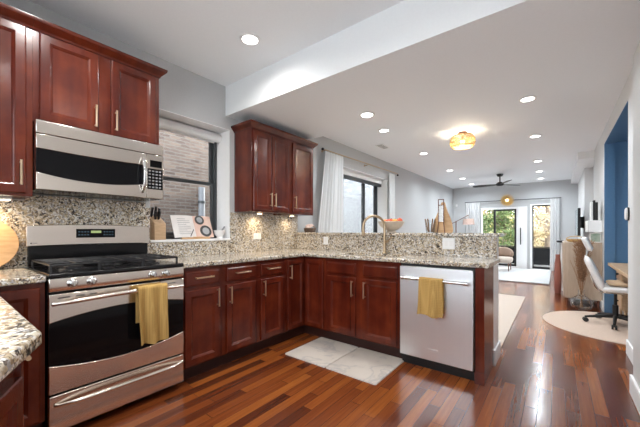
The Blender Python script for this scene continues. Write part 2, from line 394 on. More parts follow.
# near wall behind the camera with the added window opening, right walls
b = MB(); b.cells([-.3, .95, 2.75, 4.75], [0, 1.02, 2.30, 2.72], {(1, 1)}, -.62, -.46, xz)
struct(b.build('wall_near', M['wall'], org=(0, -.46, 0), smooth=False))
cbox('wall_right', 3.262, 3.50, -.46, 3.07, 0, 2.72, M['rwall'])
b = MB(); b.cells([3.07, 4.06, 5.92, 7.38], [0, 2.395, 2.61], {(1, 0)}, XR, 3.48, yz)
struct(b.build('wall_right', M['rwall'], smooth=False))
cbox('wall_right', 3.43, 3.60, 7.38, 8.49, 0, 2.61, M['rwall'])
cbox('wall_right', 3.29, 3.60, 8.49, 11.13, 0, 2.61, M['rwall'])
# blue desk alcove
cbox('wall_alcove_back', 4.55, 4.67, 3.90, 6.05, 0, 2.52, M['blue'])
cbox('wall_alcove_far', 3.48, 4.55, 5.93, 6.05, 0, 2.52, M['blue'])
cbox('wall_alcove_near', 3.48, 4.55, 3.90, 4.02, 0, 2.52, M['blue'])
cbox('ceiling_alcove', 3.48, 4.55, 4.02, 5.93, 2.40, 2.52, M['blue'])
b = MB(); b.box(3.366, 3.48, 5.912, 5.9199, 0, 2.388); b.box(3.366, 3.48, 4.06, 5.912, 2.388, 2.3949); struct(b.build('trim_4', M['blue'], smooth=False))
# knee wall of the peninsula
b = MB(); b.box(0, 2.405, 3.13, 3.27, 0, 1.104); b.box(2.352, 2.405, 2.975, 3.13, 0, .877); struct(b.build('wall_peninsula', M['white'], smooth=False))
# baseboards
def base(n, x0, x1, y0, y1): b = MB(); b.box(x0, x1, y0, y1, 0, .12); b.box(x0, x1, y0, y1, .12, .135); struct(b.build(n, M['white'], bevel=.004))
base('baseboard_right', 3.35, XR - .0005, 3.08, 4.06); base('baseboard_right', 3.245, 3.2615, -.45, 3.07); base('baseboard_right', 3.245, 3.2615, 3.07, 3.085)
base('baseboard_right', 3.35, XR - .0005, 5.92, 7.38); base('baseboard_right', 3.275, 3.2895, 8.49, 11.11); base('baseboard_alcove', 3.48, 4.55, 5.915, 5.9295)
base('baseboard_left', .0005, .016, 3.30, 11.11); base('baseboard_far', 0.02, .84, 11.115, 11.1295); base('baseboard_far', 2.78, 3.27, 11.115, 11.1295)
base('baseboard_peninsula', 2.4055, 2.42, 2.975, 3.28); base('baseboard_peninsula', .02, 2.42, 3.2705, 3.285)

# ------------------------------------------------------------------ windows and doors
def w1():
    t = thing('window_1', 'dark grey double-hung kitchen window in a deep white reveal', 'window', (-.25, 1.62, 1.077)); struct(t)
    del t['label'], t['category']
    y0, y1, z0, z1 = 1.207, 2.028, 1.077, 2.255
    f = MB(); a = .035
    f.box(-.285, -.225, y0, y0 + a, z0, z1); f.box(-.285, -.225, y1 - a, y1, z0, z1); f.box(-.285, -.225, y0 + a, y1 - a, z1 - a, z1); f.box(-.285, -.225, y0 + a, y1 - a, z0, z0 + .03)
    f.build('window_frame', M['frameD'], t, bevel=.003)
    for (zb, zt, x) in ((1.108, 1.70, -.245), (1.67, 2.219, -.27)):
        s = MB(); yy0, yy1 = y0 + a + .001, y1 - a - .001; w = .035
        s.box(x - .012, x + .012, yy0, yy0 + w, zb, zt); s.box(x - .012, x + .012, yy1 - w, yy1, zb, zt); s.box(x - .012, x + .012, yy0 + w, yy1 - w, zb, zb + w); s.box(x - .012, x + .012, yy0 + w, yy1 - w, zt - w, zt)
        so = s.build('sash', M['frameD'], t, bevel=.002)
        g = MB(); g.box(x - .002, x + .002, yy0 + w, yy1 - w, zb + w, zt - w); g.build('pane', M['glass'], so, smooth=False)
w1()
def w2():
    t = thing('window_2', '', 'window', (-.25, 4.93, .77)); struct(t); del t['label'], t['category']
    y0, y1, z0, z1 = 3.907, 5.953, .751, 2.233
    f = MB(); f.box(-.285, -.22, y0, y0 + .05, z0, z1); f.box(-.285, -.22, y1 - .03, y1, z0, z1); f.box(-.285, -.22, y0 + .05, y1 - .03, z1 - .04, z1); f.box(-.285, -.22, y0 + .05, y1 - .03, z0, z0 + .05)
    f.build('window_frame', M['frameD'], t, bevel=.003)
    for (a, c, x) in ((3.958, 5.42, -.235), (5.36, 5.922, -.262)):
        s = MB(); w = .05; zb, zt = .802, 2.192
        s.box(x - .013, x + .013, a, a + w, zb, zt); s.box(x - .013, x + .013, c - w, c, zb, zt); s.box(x - .013, x + .013, a + w, c - w, zb, zb + w); s.box(x - .013, x + .013, a + w, c - w, zt - w, zt)
        so = s.build('sash', M['frameD'], t, bevel=.002)
        g = MB(); g.box(x - .002, x + .002, a + w, c - w, zb + w, zt - w); g.build('pane', M['glass'], so, smooth=False)
w2()
def added_window():
    t = thing('window_added_fill', '', 'window', (1.85, -.55, 1.02)); struct(t)  # unseen window added behind the camera to let in more daylight
    f = MB(); f.box(.951, 2.749, -.60, -.54, 1.021, 1.06); f.box(.951, 2.749, -.60, -.54, 2.26, 2.299)
    f.box(.951, .99, -.60, -.54, 1.06, 2.26); f.box(2.71, 2.749, -.60, -.54, 1.06, 2.26); f.box(1.83, 1.87, -.60, -.54, 1.06, 2.26)
    f.build('window_frame', M['white'], t, bevel=.003)
    for (a, c) in ((.99, 1.83), (1.87, 2.71)): g = MB(); g.box(a, c, -.572, -.568, 1.06, 2.26); g.build('pane', M['glass'], t, smooth=False)
added_window()
def doors():
    t = thing('door_1', '', 'door', (1.49, 11.2, 0)); struct(t); del t['label'], t['category']
    f = MB(); z1 = 1.899
    f.box(.861, .90, 11.10, 11.24, 0, z1); f.box(1.90, 2.119, 11.10, 11.24, 0, z1); f.box(.90, 1.90, 11.10, 11.24, z1 - .06, z1); f.box(.90, 1.90, 11.12, 11.24, 0, .06)
    f.build('door_frame', M['white'], t, bevel=.004)
    l = MB(); l.box(1.225, 1.285, 11.15, 11.20, .061, 1.838); l.box(1.79, 1.84, 11.15, 11.20, .061, 1.838); l.box(1.285, 1.79, 11.15, 11.20, 1.79, 1.838); l.box(1.285, 1.79, 11.15, 11.20, .061, .13)
    lo = l.build('door_leaf', M['matblack'], t, bevel=.003)
    g = MB(); g.box(1.285, 1.79, 11.173, 11.177, .13, 1.79); g.build('pane', M['glass'], lo, smooth=False)
    g = MB(); g.box(.901, 1.224, 11.173, 11.177, .061, 1.838); g.build('pane', M['glass'], t, smooth=False)
    s = MB(); s.box(1.841, 1.899, 11.15, 11.20, .061, 1.838); s.build('door_stile', M['white'], t, bevel=.003)
    h = MB(); h.tube([(1.955, 11.085, .75), (1.955, 11.06, .78), (1.955, 11.06, 1.22), (1.955, 11.085, 1.25)], .014); h.build('door_handle', M['matblack'], t)
    t = thing('door_2', '', 'door', (2.47, 11.2, 0)); struct(t); del t['label'], t['category']
    z1 = 1.954
    f = MB(); f.box(2.191, 2.245, 11.10, 11.24, 0, z1); f.box(2.70, 2.759, 11.10, 11.24, 0, z1); f.box(2.245, 2.70, 11.10, 11.24, z1 - .03, z1); f.box(2.245, 2.70, 11.12, 11.24, 0, .03)
    f.build('door_frame', M['white'], t, bevel=.004)
    l = MB(); l.box(2.246, 2.275, 11.15, 11.20, .031, 1.923); l.box(2.67, 2.699, 11.15, 11.20, .031, 1.923); l.box(2.275, 2.67, 11.15, 11.20, 1.89, 1.923); l.box(2.275, 2.67, 11.15, 11.20, .031, .10)
    lo = l.build('door_leaf', M['matblack'], t, bevel=.003)
    g = MB(); g.box(2.275, 2.67, 11.173, 11.177, .10, 1.89); g.build('pane', M['glass'], lo, smooth=False)
doors()

# ------------------------------------------------------------------ cabinetry
DARK = M['cherry']
def fx(x, y, z): return lambda u, v, n: (x + n, y + u, z + v)        # faces +X, u along +Y
def fy(x, y, z): return lambda u, v, n: (x + u, y - n, z + v)        # faces -Y, u along +X
def rings_door(mb, f, w, h, rail=.052, th=.02):
    prof = [(0, 0), (0, th - .005), (.003, th - .0015), (.007, th), (rail - .004, th), (rail, th - .003), (rail + .006, th - .005), (rail + .013, th - .011), (rail + .016, th - .0115)]
    mb.loft([[f(i, i, n), f(w - i, i, n), f(w - i, h - i, n), f(i, h - i, n)] for i, n in prof])
def drawer_mesh(mb, f, w, h, th=.02):
    prof = [(0, 0), (0, th - .007), (.003, th - .004), (.010, th - .003), (.014, th)]
    mb.loft([[f(i, i, n), f(w - i, i, n), f(w - i, h - i, n), f(i, h - i, n)] for i, n in prof])
def handle(parent, f, u0, v0, u1, v1, out=.03, m=None):
    mb = MB(); a, b = Vector(f(u0, v0, out)), Vector(f(u1, v1, out)); d = (b - a).normalized()
    mb.tube([a - d * .012, b + d * .012], .0062, 10)
    for (u, v) in ((u0, v0), (u1, v1)): mb.tube([f(u, v, -.001), f(u, v, out)], .005, 8)
    return mb.build('handle', m or M['nickel'], parent)
def door(parent, f, w, h, hd=None, name='door', rail=.052):
    mb = MB(); rings_door(mb, f, w, h, rail); o = mb.build(name, M['cherry'], parent, angle=20)
    if hd: handle(o, lambda u, v, n: f(u, v, n + .02), *hd)
    return o
def drawer(parent, f, w, h, hd=None):
    mb = MB(); drawer_mesh(mb, f, w, h); o = mb.build('drawer', M['cherry'], parent, angle=20)
    if hd: handle(o, lambda u, v, n: f(u, v, n + .02), *hd)
    return o
CF, PF = .612, 2.578
def base_left(y0, y1, d0, d1, label, hside):
    t = thing('base_cabinet', label, 'cabinet', (.3, (y0 + y1) / 2, 0), 'base cabinets under the granite counter')
    b = MB(); b.box(.0215, CF, y0, y1, .11, .877); b.build('body', M['cherry'], t, smooth=False)
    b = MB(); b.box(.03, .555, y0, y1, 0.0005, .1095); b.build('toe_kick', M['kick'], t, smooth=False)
    w = d1 - d0; c = w / 2
    drawer(t, fx(CF, d0, .728), w, .122, (c - .065, .066, c + .065, .066))
    hu = .028 if hside == 'l' else w - .028
    door(t, fx(CF, d0, .125), w, .575, (hu, .43, hu, .55))
base_left(1.1675, 1.523, 1.190, 1.492, 'cherry base cabinet right beside the range, drawer over one door', 'r')
base_left(1.524, 1.904, 1.558, 1.872, 'cherry base cabinet second to the right of the range, drawer over one door', 'l')
base_left(1.905, 2.266, 1.937, 2.237, 'narrow cherry base cabinet third from the range, just left of the corner cabinet', 'l')
t = thing('corner_cabinet', 'cherry corner cabinet whose two tall door leaves meet in the inside corner', 'cabinet', (.45, 2.7, 0))
b = MB(); b.prism([(.0215, 2.267), (CF, 2.267), (CF, PF), (.913, PF), (.913, 3.129), (.0215, 3.129)], .11, .877); b.build('body', M['cherry'], t, smooth=False)
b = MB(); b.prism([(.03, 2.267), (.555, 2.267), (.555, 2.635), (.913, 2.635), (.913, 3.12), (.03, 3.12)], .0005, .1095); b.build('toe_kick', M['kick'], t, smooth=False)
door(t, fx(CF, 2.299, .125), .255, .725, (.03, .545, .03, .665), rail=.045)
door(t, fy(.635, PF, .125), .248, .725, None, rail=.045)
t = thing('sink_cabinet', 'cherry sink base cabinet under the faucet with two doors and two blank drawer fronts', 'cabinet', (1.3, 2.85, 0))
b = MB(); b.box(.914, 1.741, PF, 3.129, .11, .68); b.box(.914, 1.741, PF, PF + .02, .68, .877); b.box(.914, .93, PF + .02, 3.129, .68, .877); b.box(1.725, 1.741, PF + .02, 3.129, .68, .877); b.build('body', M['cherry'], t, smooth=False)
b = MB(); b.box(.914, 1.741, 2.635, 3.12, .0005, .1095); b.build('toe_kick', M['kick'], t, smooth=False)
drawer(t, fy(.943, PF, .725), .339, .115); drawer(t, fy(1.363, PF, .725), .352, .115)
door(t, fy(.943, PF, .125), .339, .575, (.312, .405, .312, .535)); door(t, fy(1.363, PF, .125), .345, .575, (.028, .405, .028, .535))
t = thing('end_panel', 'cherry end panel closing the peninsula beside the dishwasher', 'panel', (2.375, 2.77, 0))
b = MB(); b.box(2.345, 2.407, PF - .02, 2.974, 0.0005, .877); b.build('panel', M['cherry'], t, bevel=.002)
b = MB(); b.box(2.341, 2.409, PF - .032, PF - .0205, .0005, .09); b.build('base_strip', M['cherry'], t, bevel=.002)

# countertops
def counter_mesh(b):
    us = [0.0005, .645, .98, 1.66, 2.44]; vs = [1.1675, 2.545, 2.67, 3.04, 3.109]
    b.cells(us, vs, {(1, 0), (2, 0), (3, 0), (2, 2)}, .878, .914, ident)
b = MB(); counter_mesh(b); o = b.build('countertop', M['granite'], org=(0, 0, .878), bevel=.008, seg=3)
tag(o, 'speckled granite countertop running from the range round the corner along the peninsula', 'countertop')
b = MB(); b.prism([(.0005, -.458), (2.04, -.458), (2.04, .0815), (1.845, .172), (.645, .172), (.645, .3995), (.0005, .3995)], .878, .914)
o = b.build('countertop', M['granite'], org=(0, 0, .878), bevel=.008, seg=3)
tag(o, 'granite countertop left of the range with its angled corner close in the foreground', 'countertop')
# sink
t = thing('sink', 'stainless undermount kitchen sink sunk into the peninsula counter', 'sink', (1.32, 2.86, .70))
b = MB(); P4 = lambda i, z: [(.985 + i, 2.675 + i, z), (1.655 - i, 2.675 + i, z), (1.655 - i, 3.035 - i, z), (.985 + i, 3.035 - i, z)]
b.loft([P4(-.012, .8765), P4(0, .8765), P4(.012, .70), P4(.10, .695)], False, True); b.build('basin', M['steel'], t)
b = MB(); b.lathe([(.04, 0), (.04, .006), (.02, .004)], (1.32, 2.855, .695)); b.build('drain', M['chrome'], t)

# backsplash on the window wall, on the knee wall, bar ledge
b = MB(); b.cells([-.458, .404, 1.163, 1.20, 2.04, 3.128], [.915, 1.054, 1.3595, 1.404], {(0, 2), (3, 1), (3, 2), (4, 2), (2, 2)}, .0005, .02, yz)
o = b.build('backsplash', M['granite'], org=(0, 0, .9), smooth=False); tag(o, 'speckled granite backsplash behind the range and below the kitchen window', 'backsplash')
b = MB(); b.box(.021, 2.411, 3.110, 3.1295, .915, 1.104); o = b.build('backsplash', M['granite'], org=(0, 0, .9), smooth=False)
tag(o, 'speckled granite backsplash behind the sink on the raised side of the peninsula', 'backsplash')
b = MB(); b.box(.021, 2.44, 3.085, 3.40, 1.105, 1.137); o = b.build('bar_ledge', M['granite'], org=(0, 0, .9), bevel=.006)
tag(o, 'raised granite bar ledge capping the peninsula, holding the fruit bowl', 'bar ledge')

# near run in the foreground and blind cabinet left of the range
t = thing('base_cabinet', 'narrow cherry base cabinet tight against the left side of the range', 'cabinet', (.3, .3, 0), 'base cabinets under the granite counter')
b = MB(); b.box(.0215, CF, .152, .3985, .11, .877); b.build('body', M['cherry'], t, smooth=False)
b = MB(); b.box(.03, .555, .152, .3985, .0005, .1095); b.build('toe_kick', M['kick'], t, smooth=False)
door(t, fx(CF, .172, .125), .205, .725, None)
t = thing('base_cabinet', 'cherry base cabinet with an angled door under the foreground counter corner', 'cabinet', (1.3, -.1, 0), 'base cabinets under the granite counter')
b = MB(); b.prism([(.64, -.458), (2.0, -.458), (2.0, .035), (1.80, .13), (.64, .13)], .11, .877); b.build('body', M['cherry'], t, smooth=False)
b = MB(); b.prism([(.64, -.458), (1.95, -.458), (1.95, .0), (1.78, .08), (.64, .08)], .0005, .1095); b.build('toe_kick', M['kick'], t, smooth=False)
dv = Vector((-.200, .095, 0)); L_ = dv.length; dv.normalize(); nv = Vector((-dv.y, dv.x, 0)) * -1
if nv.y < 0: nv = -nv
pf = lambda u, v, n: (2.0 + dv.x * u + nv.x * n, .035 + dv.y * u + nv.y * n, .125 + v)
door(t, lambda u, v, n: pf(u + .006, v, n), L_ - .012, .68, None, rail=.045)
fyp = lambda x, y, z: (lambda u, v, n: (x - u, y + n, z + v))
drawer(t, fyp(1.79, .13, .728), .44, .122, (.165, .062, .295, .062)); door(t, fyp(1.79, .13, .125), .44, .575, None)
door(t, fyp(1.33, .13, .125), .44, .575, None); drawer(t, fyp(1.33, .13, .728), .44, .122, (.165, .062, .295, .062))

# upper cabinets
def crown(mb, pts, z):      # pts: open path of (x,y,outx,outy) corners, profile swept outwards
    prof = [(0, 0), (.008, 0), (.012, .012), (.030, .030), (.044, .044), (.048, .058), (.048, .066), (0, .066)]
    mb.loft([[(x + ox * o, y + oy * o, z + h) for o, h in prof] for x, y, ox, oy in pts])
UF = .27
t = thing('upper_cabinet', 'cherry upper cabinet with two doors directly above the microwave', 'cabinet', (.13, .78, 1.84), 'cherry upper cabinets')
b = MB(); b.box(.0005, UF, .4035, 1.1635, 1.8385, 2.405); b.build('body', M['cherry'], t, smooth=False)
door(t, fx(UF, .431, 1.853), .313, .545, (.291, .04, .291, .165)); door(t, fx(UF, .820, 1.853), .314, .545, (.026, .045, .026, .165))
b = MB(); crown(b, [(.0005, .4035, 0.6, 0), (UF, .4035, 1, 0), (UF, 1.1635, 1, 1), (.0005, 1.1635, 0, 1)][1:], 2.4055); b.box(.0005, UF, .4035, 1.1635, 2.4055, 2.42); b.build('crown_moulding', M['cherry'], t, angle=20)
t = thing('upper_cabinet', 'tall cherry upper cabinet left of the microwave, cut by the photo edge', 'cabinet', (.13, .1, 1.37), 'cherry upper cabinets')
b = MB(); b.box(.0005, UF, -.458, .4025, 1.37, 2.405); b.build('body', M['cherry'], t, smooth=False)
door(t, fx(UF, -.02, 1.385), .392, 1.015, (.366, .06, .366, .185)); door(t, fx(UF, -.43, 1.385), .392, 1.015, (.026, .06, .026, .185))
b = MB(); crown(b, [(UF, -.458, 1, 0), (UF, .4025, 1, 0)], 2.4055); b.box(.0005, UF, -.458, .4025, 2.4055, 2.42); b.build('crown_moulding', M['cherry'], t, angle=20)
U2 = .293
t = thing('upper_cabinet', 'cherry upper cabinet with a pair of doors between the two windows', 'cabinet', (.14, 2.4, 1.367), 'cherry upper cabinets')
b = MB(); b.box(.0005, U2, 2.10, 2.683, 1.367, 2.255); b.build('body', M['cherry'], t, smooth=False)
door(t, fx(U2, 2.116, 1.385), .255, .84, (.232, .055, .232, .18), rail=.045); door(t, fx(U2, 2.386, 1.385), .265, .84, (.024, .055, .024, .18), rail=.045)
b = MB(); crown(b, [(.0005, 2.10, 0, -1), (U2, 2.10, 1, -1), (U2, 2.683, 1, 0)], 2.2455); b.build('crown_moulding', M['cherry'], t, angle=20)
t = thing('upper_cabinet', 'single-door cherry upper cabinet beside the white living room curtain', 'cabinet', (.14, 2.9, 1.367), 'cherry upper cabinets')
b = MB(); b.box(.0005, U2, 2.684, 3.128, 1.36, 2.255); b.build('body', M['cherry'], t, smooth=False)
door(t, fx(U2, 2.722, 1.385), .388, .84, (.026, .055, .026, .18), rail=.05)
b = MB(); crown(b, [(U2, 2.684, 1, 0), (U2, 3.128, 1, 1), (.0005, 3.128, 0, 1)], 2.2455); b.build('crown_moulding', M['cherry'], t, angle=20)
# puck light and bar light under the uppers
def lamp(parent, kind, loc, e, r, col=(.90, .95, 1.0), rot=(0, 0, 0), cone=2.95, blend=1.0):
    l = bpy.data.lights.new('lamp', kind); l.energy = e; l.color = col
    if kind == 'SPOT': l.spot_size = cone; l.spot_blend = blend; l.shadow_soft_size = r
    elif kind == 'POINT': l.shadow_soft_size = r
    o = bpy.data.objects.new('lamp_light', l); C.objects.link(o)
    o.parent = parent; o.location = Vector(loc) - Vector(parent['_org']); o.rotation_euler = rot; return o
def puck(x, y, z, label, e):
    t = thing('puck_light', label, 'light', (x, y, z - .012), 'puck lights under the upper cabinets')
    b = MB(); b.lathe([(.032, 0), (.034, .004), (.034, .0115), (.0, .0115)], (x, y, z - .012)); b.build('housing', M['nickel'], t)
    b = MB(); b.lathe([(.024, -.002), (.026, -.0002)], (x, y, z - .012)); b.build('lens', M['puck'], t)
    lamp(t, 'SPOT', (x, y, z - .02), e, .02, (1, .78, .5))
puck(.12, 2.36, 1.367, 'small lit puck light under the double-door upper cabinet', 3.5)
puck(.12, 2.90, 1.36, 'small puck light under the single-door upper cabinet', 2.0)
t = thing('bar_light', 'slim warm strip light under the upper cabinet left of the microwave', 'light', (.10, .13, 1.35))
b = MB(); b.box(.08, .13, -.14, .33, 1.352, 1.3695); b.build('housing', M['plate'], t, bevel=.003)
b = MB(); b.box(.085, .125, -.13, .32, 1.349, 1.3515); b.build('lens', M['puck'], t, smooth=False)
for yy in (0.0, .22): lamp(t, 'SPOT', (.105, yy, 1.345), 5.5, .03, (1, .76, .46))

# ------------------------------------------------------------------ range
def arch_pts(y0, y1, z0, zm, n=14):
    return [(y0 + (y1 - y0) * i / n, z0 + (zm - z0) * (1 - (2 * i / n - 1) ** 2)) for i in range(n + 1)]
def face_between(mb, lo, hi, x0, x1):
    """closed slab whose YZ outline lies between two equal-length polylines"""
    n = len(lo); out = [(p[0], p[1]) for p in lo] + [(p[0], p[1]) for p in reversed(hi)]
    A = [mb.bm.verts.new((x0, y, z)) for y, z in out]; B = [mb.bm.verts.new((x1, y, z)) for y, z in out]; m = len(out)
    for i in range(n - 1):
        for (V_, fl_) in ((A, 0), (B, 1)):
            q = [V_[i], V_[i + 1], V_[m - 2 - i], V_[m - 1 - i]]; mb.bm.faces.new(q)
    for i in range(m): mb.bm.faces.new((A[i], A[(i + 1) % m], B[(i + 1) % m], B[i]))
Y0, Y1, SX = .4055, 1.1615, .664
st = thing('range', 'stainless steel gas range with black oven window and yellow towel on its handle', 'stove', (.36, .7835, 0))
b = MB(); b.box(.0605, SX - .045, Y0, Y1, .05, .895); b.build('body', M['black'], st, bevel=.003)
for (xx, yy) in ((.1, .45), (.56, .45), (.1, 1.12), (.56, 1.12)):
    b = MB(); b.lathe([(.018, 0.0005), (.018, .05)], (xx, yy, 0), 12); b.build('foot', M['matblack'], st)
b = MB(); b.box(.09, SX + .004, Y0 - .001, Y1 + .001, .8955, .921); b.build('cooktop', M['black'], st, bevel=.008, seg=3)
b = MB(); b.loft([[(SX - .0445, y, .822), (SX - .004, y, .822), (SX + .004, y, .852), (SX - .002, y, .8948), (SX - .0445, y, .8948)] for y in (Y0, Y1)]); b.build('control_panel', M['steel'], st, bevel=.003)
# oven door: steel frame with arched black window
ns = 14
top = arch_pts(Y0, Y1, .652, .692); bot = arch_pts(Y0, Y1, .419, .372)
d = MB(); flat = lambda z: [(Y0 + (Y1 - Y0) * i / ns, z) for i in range(ns + 1)]
face_between(d, top, flat(.808), SX - .044, SX); face_between(d, flat(.262), bot, SX - .044, SX)
dr = d.build('oven_door', M['steel'], st, bevel=.003)
d = MB(); ins = lambda P, k: [(y, z + k) for y, z in P]
face_between(d, ins(bot, .0005), ins(top, -.0005), SX - .044, SX - .005); d.build('oven_window', M['blackglass'], dr, smooth=False)
for (a, c) in ((.443, .497), (.524, .565), (.588, .625), (1.045, 1.10)):
    d = MB(); d.box(SX - .001, SX + .0012, a, c, .783, .789); d.build('vent_slot', M['slot'], dr, smooth=False)
def bow(parent, name, y0, y1, z, rise, out, r, x=SX):
    pts = [(x, y0, z)]; rs = [r * 1.15]
    for i in range(15):
        k = i / 14; e = 1 - (2 * k - 1) ** 2; e4 = 1 - (2 * k - 1) ** 6
        pts.append((x + .012 + out * e4 * .9 + .012 * e, y0 + .012 + (y1 - y0 - .024) * k, z + rise * e)); rs.append(r * (.75 + .35 * e4))
    pts.append((x, y1, z)); rs.append(r * 1.15)
    mb = MB(); mb.tube(pts, rs, 14); return mb.build(name, M['steel'], parent, angle=60)
bow(dr, 'oven_handle', .425, 1.15, .756, .018, .030, .012)
dw = MB(); face_between(dw, flat(.05), flat(.25), SX - .044, SX); dwo = dw.build('storage_drawer', M['steel'], st, bevel=.004)
bow(dwo, 'drawer_handle', .435, 1.145, .198, .006, .026, .012)
for (yy, zz) in ((.507, .862), (.598, .862), (.940, .862), (1.027, .862)):
    k = MB(); n_ = Vector((1, 0, .12)).normalized(); p = Vector((SX + .003, yy, zz))
    k.tube([p, p + n_ * .006, p + n_ * .008, p + n_ * .026, p + n_ * .030], [.026, .026, .021, .019, .013], 24)
    k.obox(p + n_ * .033, n_ * .006, Vector((0, .0055, 0)), Vector((0, 0, .018)))
    k.build('knob', M['chrome'], st, bevel=.0015)
# backguard
g = MB(); g.box(.0605, .095, Y0 + .002, Y1 - .012, .9215, 1.058); g.build('rear_panel', M['black'], st, bevel=.003)
g = MB(); lo = arch_pts(Y0 - .008, Y1 - .002, 1.055, 1.060); hi = arch_pts(Y0 - .008, Y1 - .002, 1.192, 1.205); face_between(g, lo, hi, .021, .103)
gb = g.build('backguard', M['steel'], st, bevel=.004)
g = MB(); g.box(.1025, .105, .66, .905, 1.108, 1.172); gd = g.build('display_panel', M['blackglass'], gb, smooth=False)
g = MB(); g.box(.105, .1056, .748, .812, 1.142, 1.160); g.build('clock_display', M['display'], gd, smooth=False)
for i in range(4):
    for (s0, zz) in ((.672, 1.147), (.672, 1.125), (.828, 1.147), (.828, 1.125)):
        g = MB(); g.box(.105, .1055, s0 + i * .018, s0 + i * .018 + .010, zz, zz + .008); g.build('touch_key', M['displayc'], gd, smooth=False)
g = MB(); g.box(.1025, .1036, .418, .426, 1.072, 1.080); g.box(.1025, .1034, .430, .452, 1.0745, 1.0775); g.build('maker_badge', M['slot'], gb, smooth=False)
# burners and grates
for (xx, yy, r) in ((.24, .56, .038), (.47, .56, .05), (.24, 1.01, .045), (.47, 1.01, .036), (.355, .785, .042)):
    k = MB(); k.lathe([(r + .03, .9212), (r + .02, .928), (r, .930), (r, .940), (r * .8, .944), (0.002, .945)], (xx, yy, 0), 24, True, True); k.build('burner', M['iron'], st)
for (a, c) in ((.425, .655), (.662, .905), (.912, 1.142)):
    k = MB(); z = .963; r = .0065; m_ = (a + c) / 2
    loop = [(.125, a), (.60, a), (.60, c), (.125, c)]
    for i in range(4):
        p, q = loop[i], loop[(i + 1) % 4]; k.tube([(p[0], p[1], z), (q[0], q[1], z)], r, 8)
    k.tube([(.125, m_, z + .004), (.60, m_, z + .004)], r, 8)
    for xx in (.24, .36, .48): k.tube([(xx, a, z + .003), (xx, c, z + .003)], r, 8)
    for (px_, py_) in loop: k.tube([(px_, py_, .9212), (px_, py_, z)], .008, 8)
    k.build('grate', M['iron'], st)

# ------------------------------------------------------------------ microwave
mw = thing('microwave', 'stainless over-the-range microwave with a bowed handle below the upper cabinet', 'microwave', (.16, .7835, 1.41))
MX = .340
b = MB(); b.box(.021, MX - .02, .4055, 1.1615, 1.41, 1.8375); b.build('body', M['black'], mw, bevel=.003)
b = MB(); b.box(MX - .0195, MX + .005, .4055, 1.1615, 1.757, 1.836); b.build('vent_panel', M['steel'], mw, bevel=.003)
w0, w1_, w2_ = .4055, 1.035, 1.1615
n2 = 14
hi_f = [(w0 + (w1_ - w0) * i / n2, 1.751) for i in range(n2 + 1)]; lo_f = [(w0 + (w1_ - w0) * i / n2, 1.412) for i in range(n2 + 1)]
wt = arch_pts(w0, w1_, 1.664, 1.656, n2); wb = arch_pts(w0, w1_, 1.517, 1.483, n2)
b = MB(); face_between(b, wt, hi_f, MX - .019, MX + .008); face_between(b, lo_f, wb, MX - .019, MX + .010); md = b.build('door', M['steel'], mw, bevel=.003)
b = MB(); face_between(b, ins(wb, .0005), ins(wt, -.0005), MX - .019, MX + .004); b.build('window', M['blackglass'], md, smooth=False)
pts = []
for i in range(15):
    k = i / 14; e = 1 - (2 * k - 1) ** 2; pts.append((MX + .012 + .042 * e ** .7, 1.005, 1.455 + .255 * k))
b = MB(); b.tube([(MX, 1.005, 1.455)] + pts + [(MX, 1.005, 1.71)], .011, 12); b.build('door_handle', M['chrome'], md, angle=60)
b = MB(); b.box(MX - .019, MX + .006, w1_ + .002, w2_, 1.412, 1.751); cp = b.build('control_panel', M['steel'], mw, bevel=.003)
b = MB(); b.box(MX + .006, MX + .008, 1.062, 1.150, 1.655, 1.708); b.build('display', M['blackglass'], cp, smooth=False)
b = MB(); b.box(MX + .006, MX + .0075, 1.042, 1.157, 1.482, 1.642); kp = b.build('keypad', M['blackglass'], cp, smooth=False)
for i in range(4):
    for j in range(6): b = MB(); b.box(MX + .0075, MX + .0082, 1.050 + i * .026, 1.050 + i * .026 + .016, 1.492 + j * .025, 1.492 + j * .025 + .012); b.build('key', M['key'], kp, smooth=False)

# ------------------------------------------------------------------ dishwasher
dwt = thing('dishwasher', 'stainless steel dishwasher with a bar handle under the peninsula counter', 'dishwasher', (2.04, 2.8, 0))
b = MB(); b.box(1.744, 2.343, PF + .012, 3.12, .0855, .872); b.build('tub', M['matblack'], dwt, smooth=False)
b = MB(); b.box(1.748, 2.334, 2.545, PF + .011, .088, .853); dd = b.build('door', M['steelV'], dwt, bevel=.004)
b = MB(); b.box(1.750, 2.341, PF + .012, 2.63, .0005, .085); b.box(1.750, 2.341, PF - .02, PF + .0115, .052, .085); b.build('kick_plate', M['matblack'], dwt, bevel=.002)
b = MB(); b.tube([(1.775, 2.497, .757), (2.305, 2.497, .757)], .0115, 16); b.build('door_handle', M['chrome'], dd)
for xx in (1.792, 2.288):
    b = MB(); b.tube([(xx, 2.546, .757), (xx, 2.495, .757)], [.012, .009], 12); b.tube([(xx - .012, 2.497, .757), (xx + .012, 2.497, .757)], .0145, 16); b.build('handle_mount', M['chrome'], dd)
b = MB(); b.box(1.985, 2.075, 2.5435, 2.5451, .168, .186); bo = b.build('maker_badge', M['plate'], dd, bevel=.001)
b = MB(); b.box(1.988, 2.072, 2.5428, 2.5434, .171, .183); b.build('badge_face', M['steelV'], bo, smooth=False)

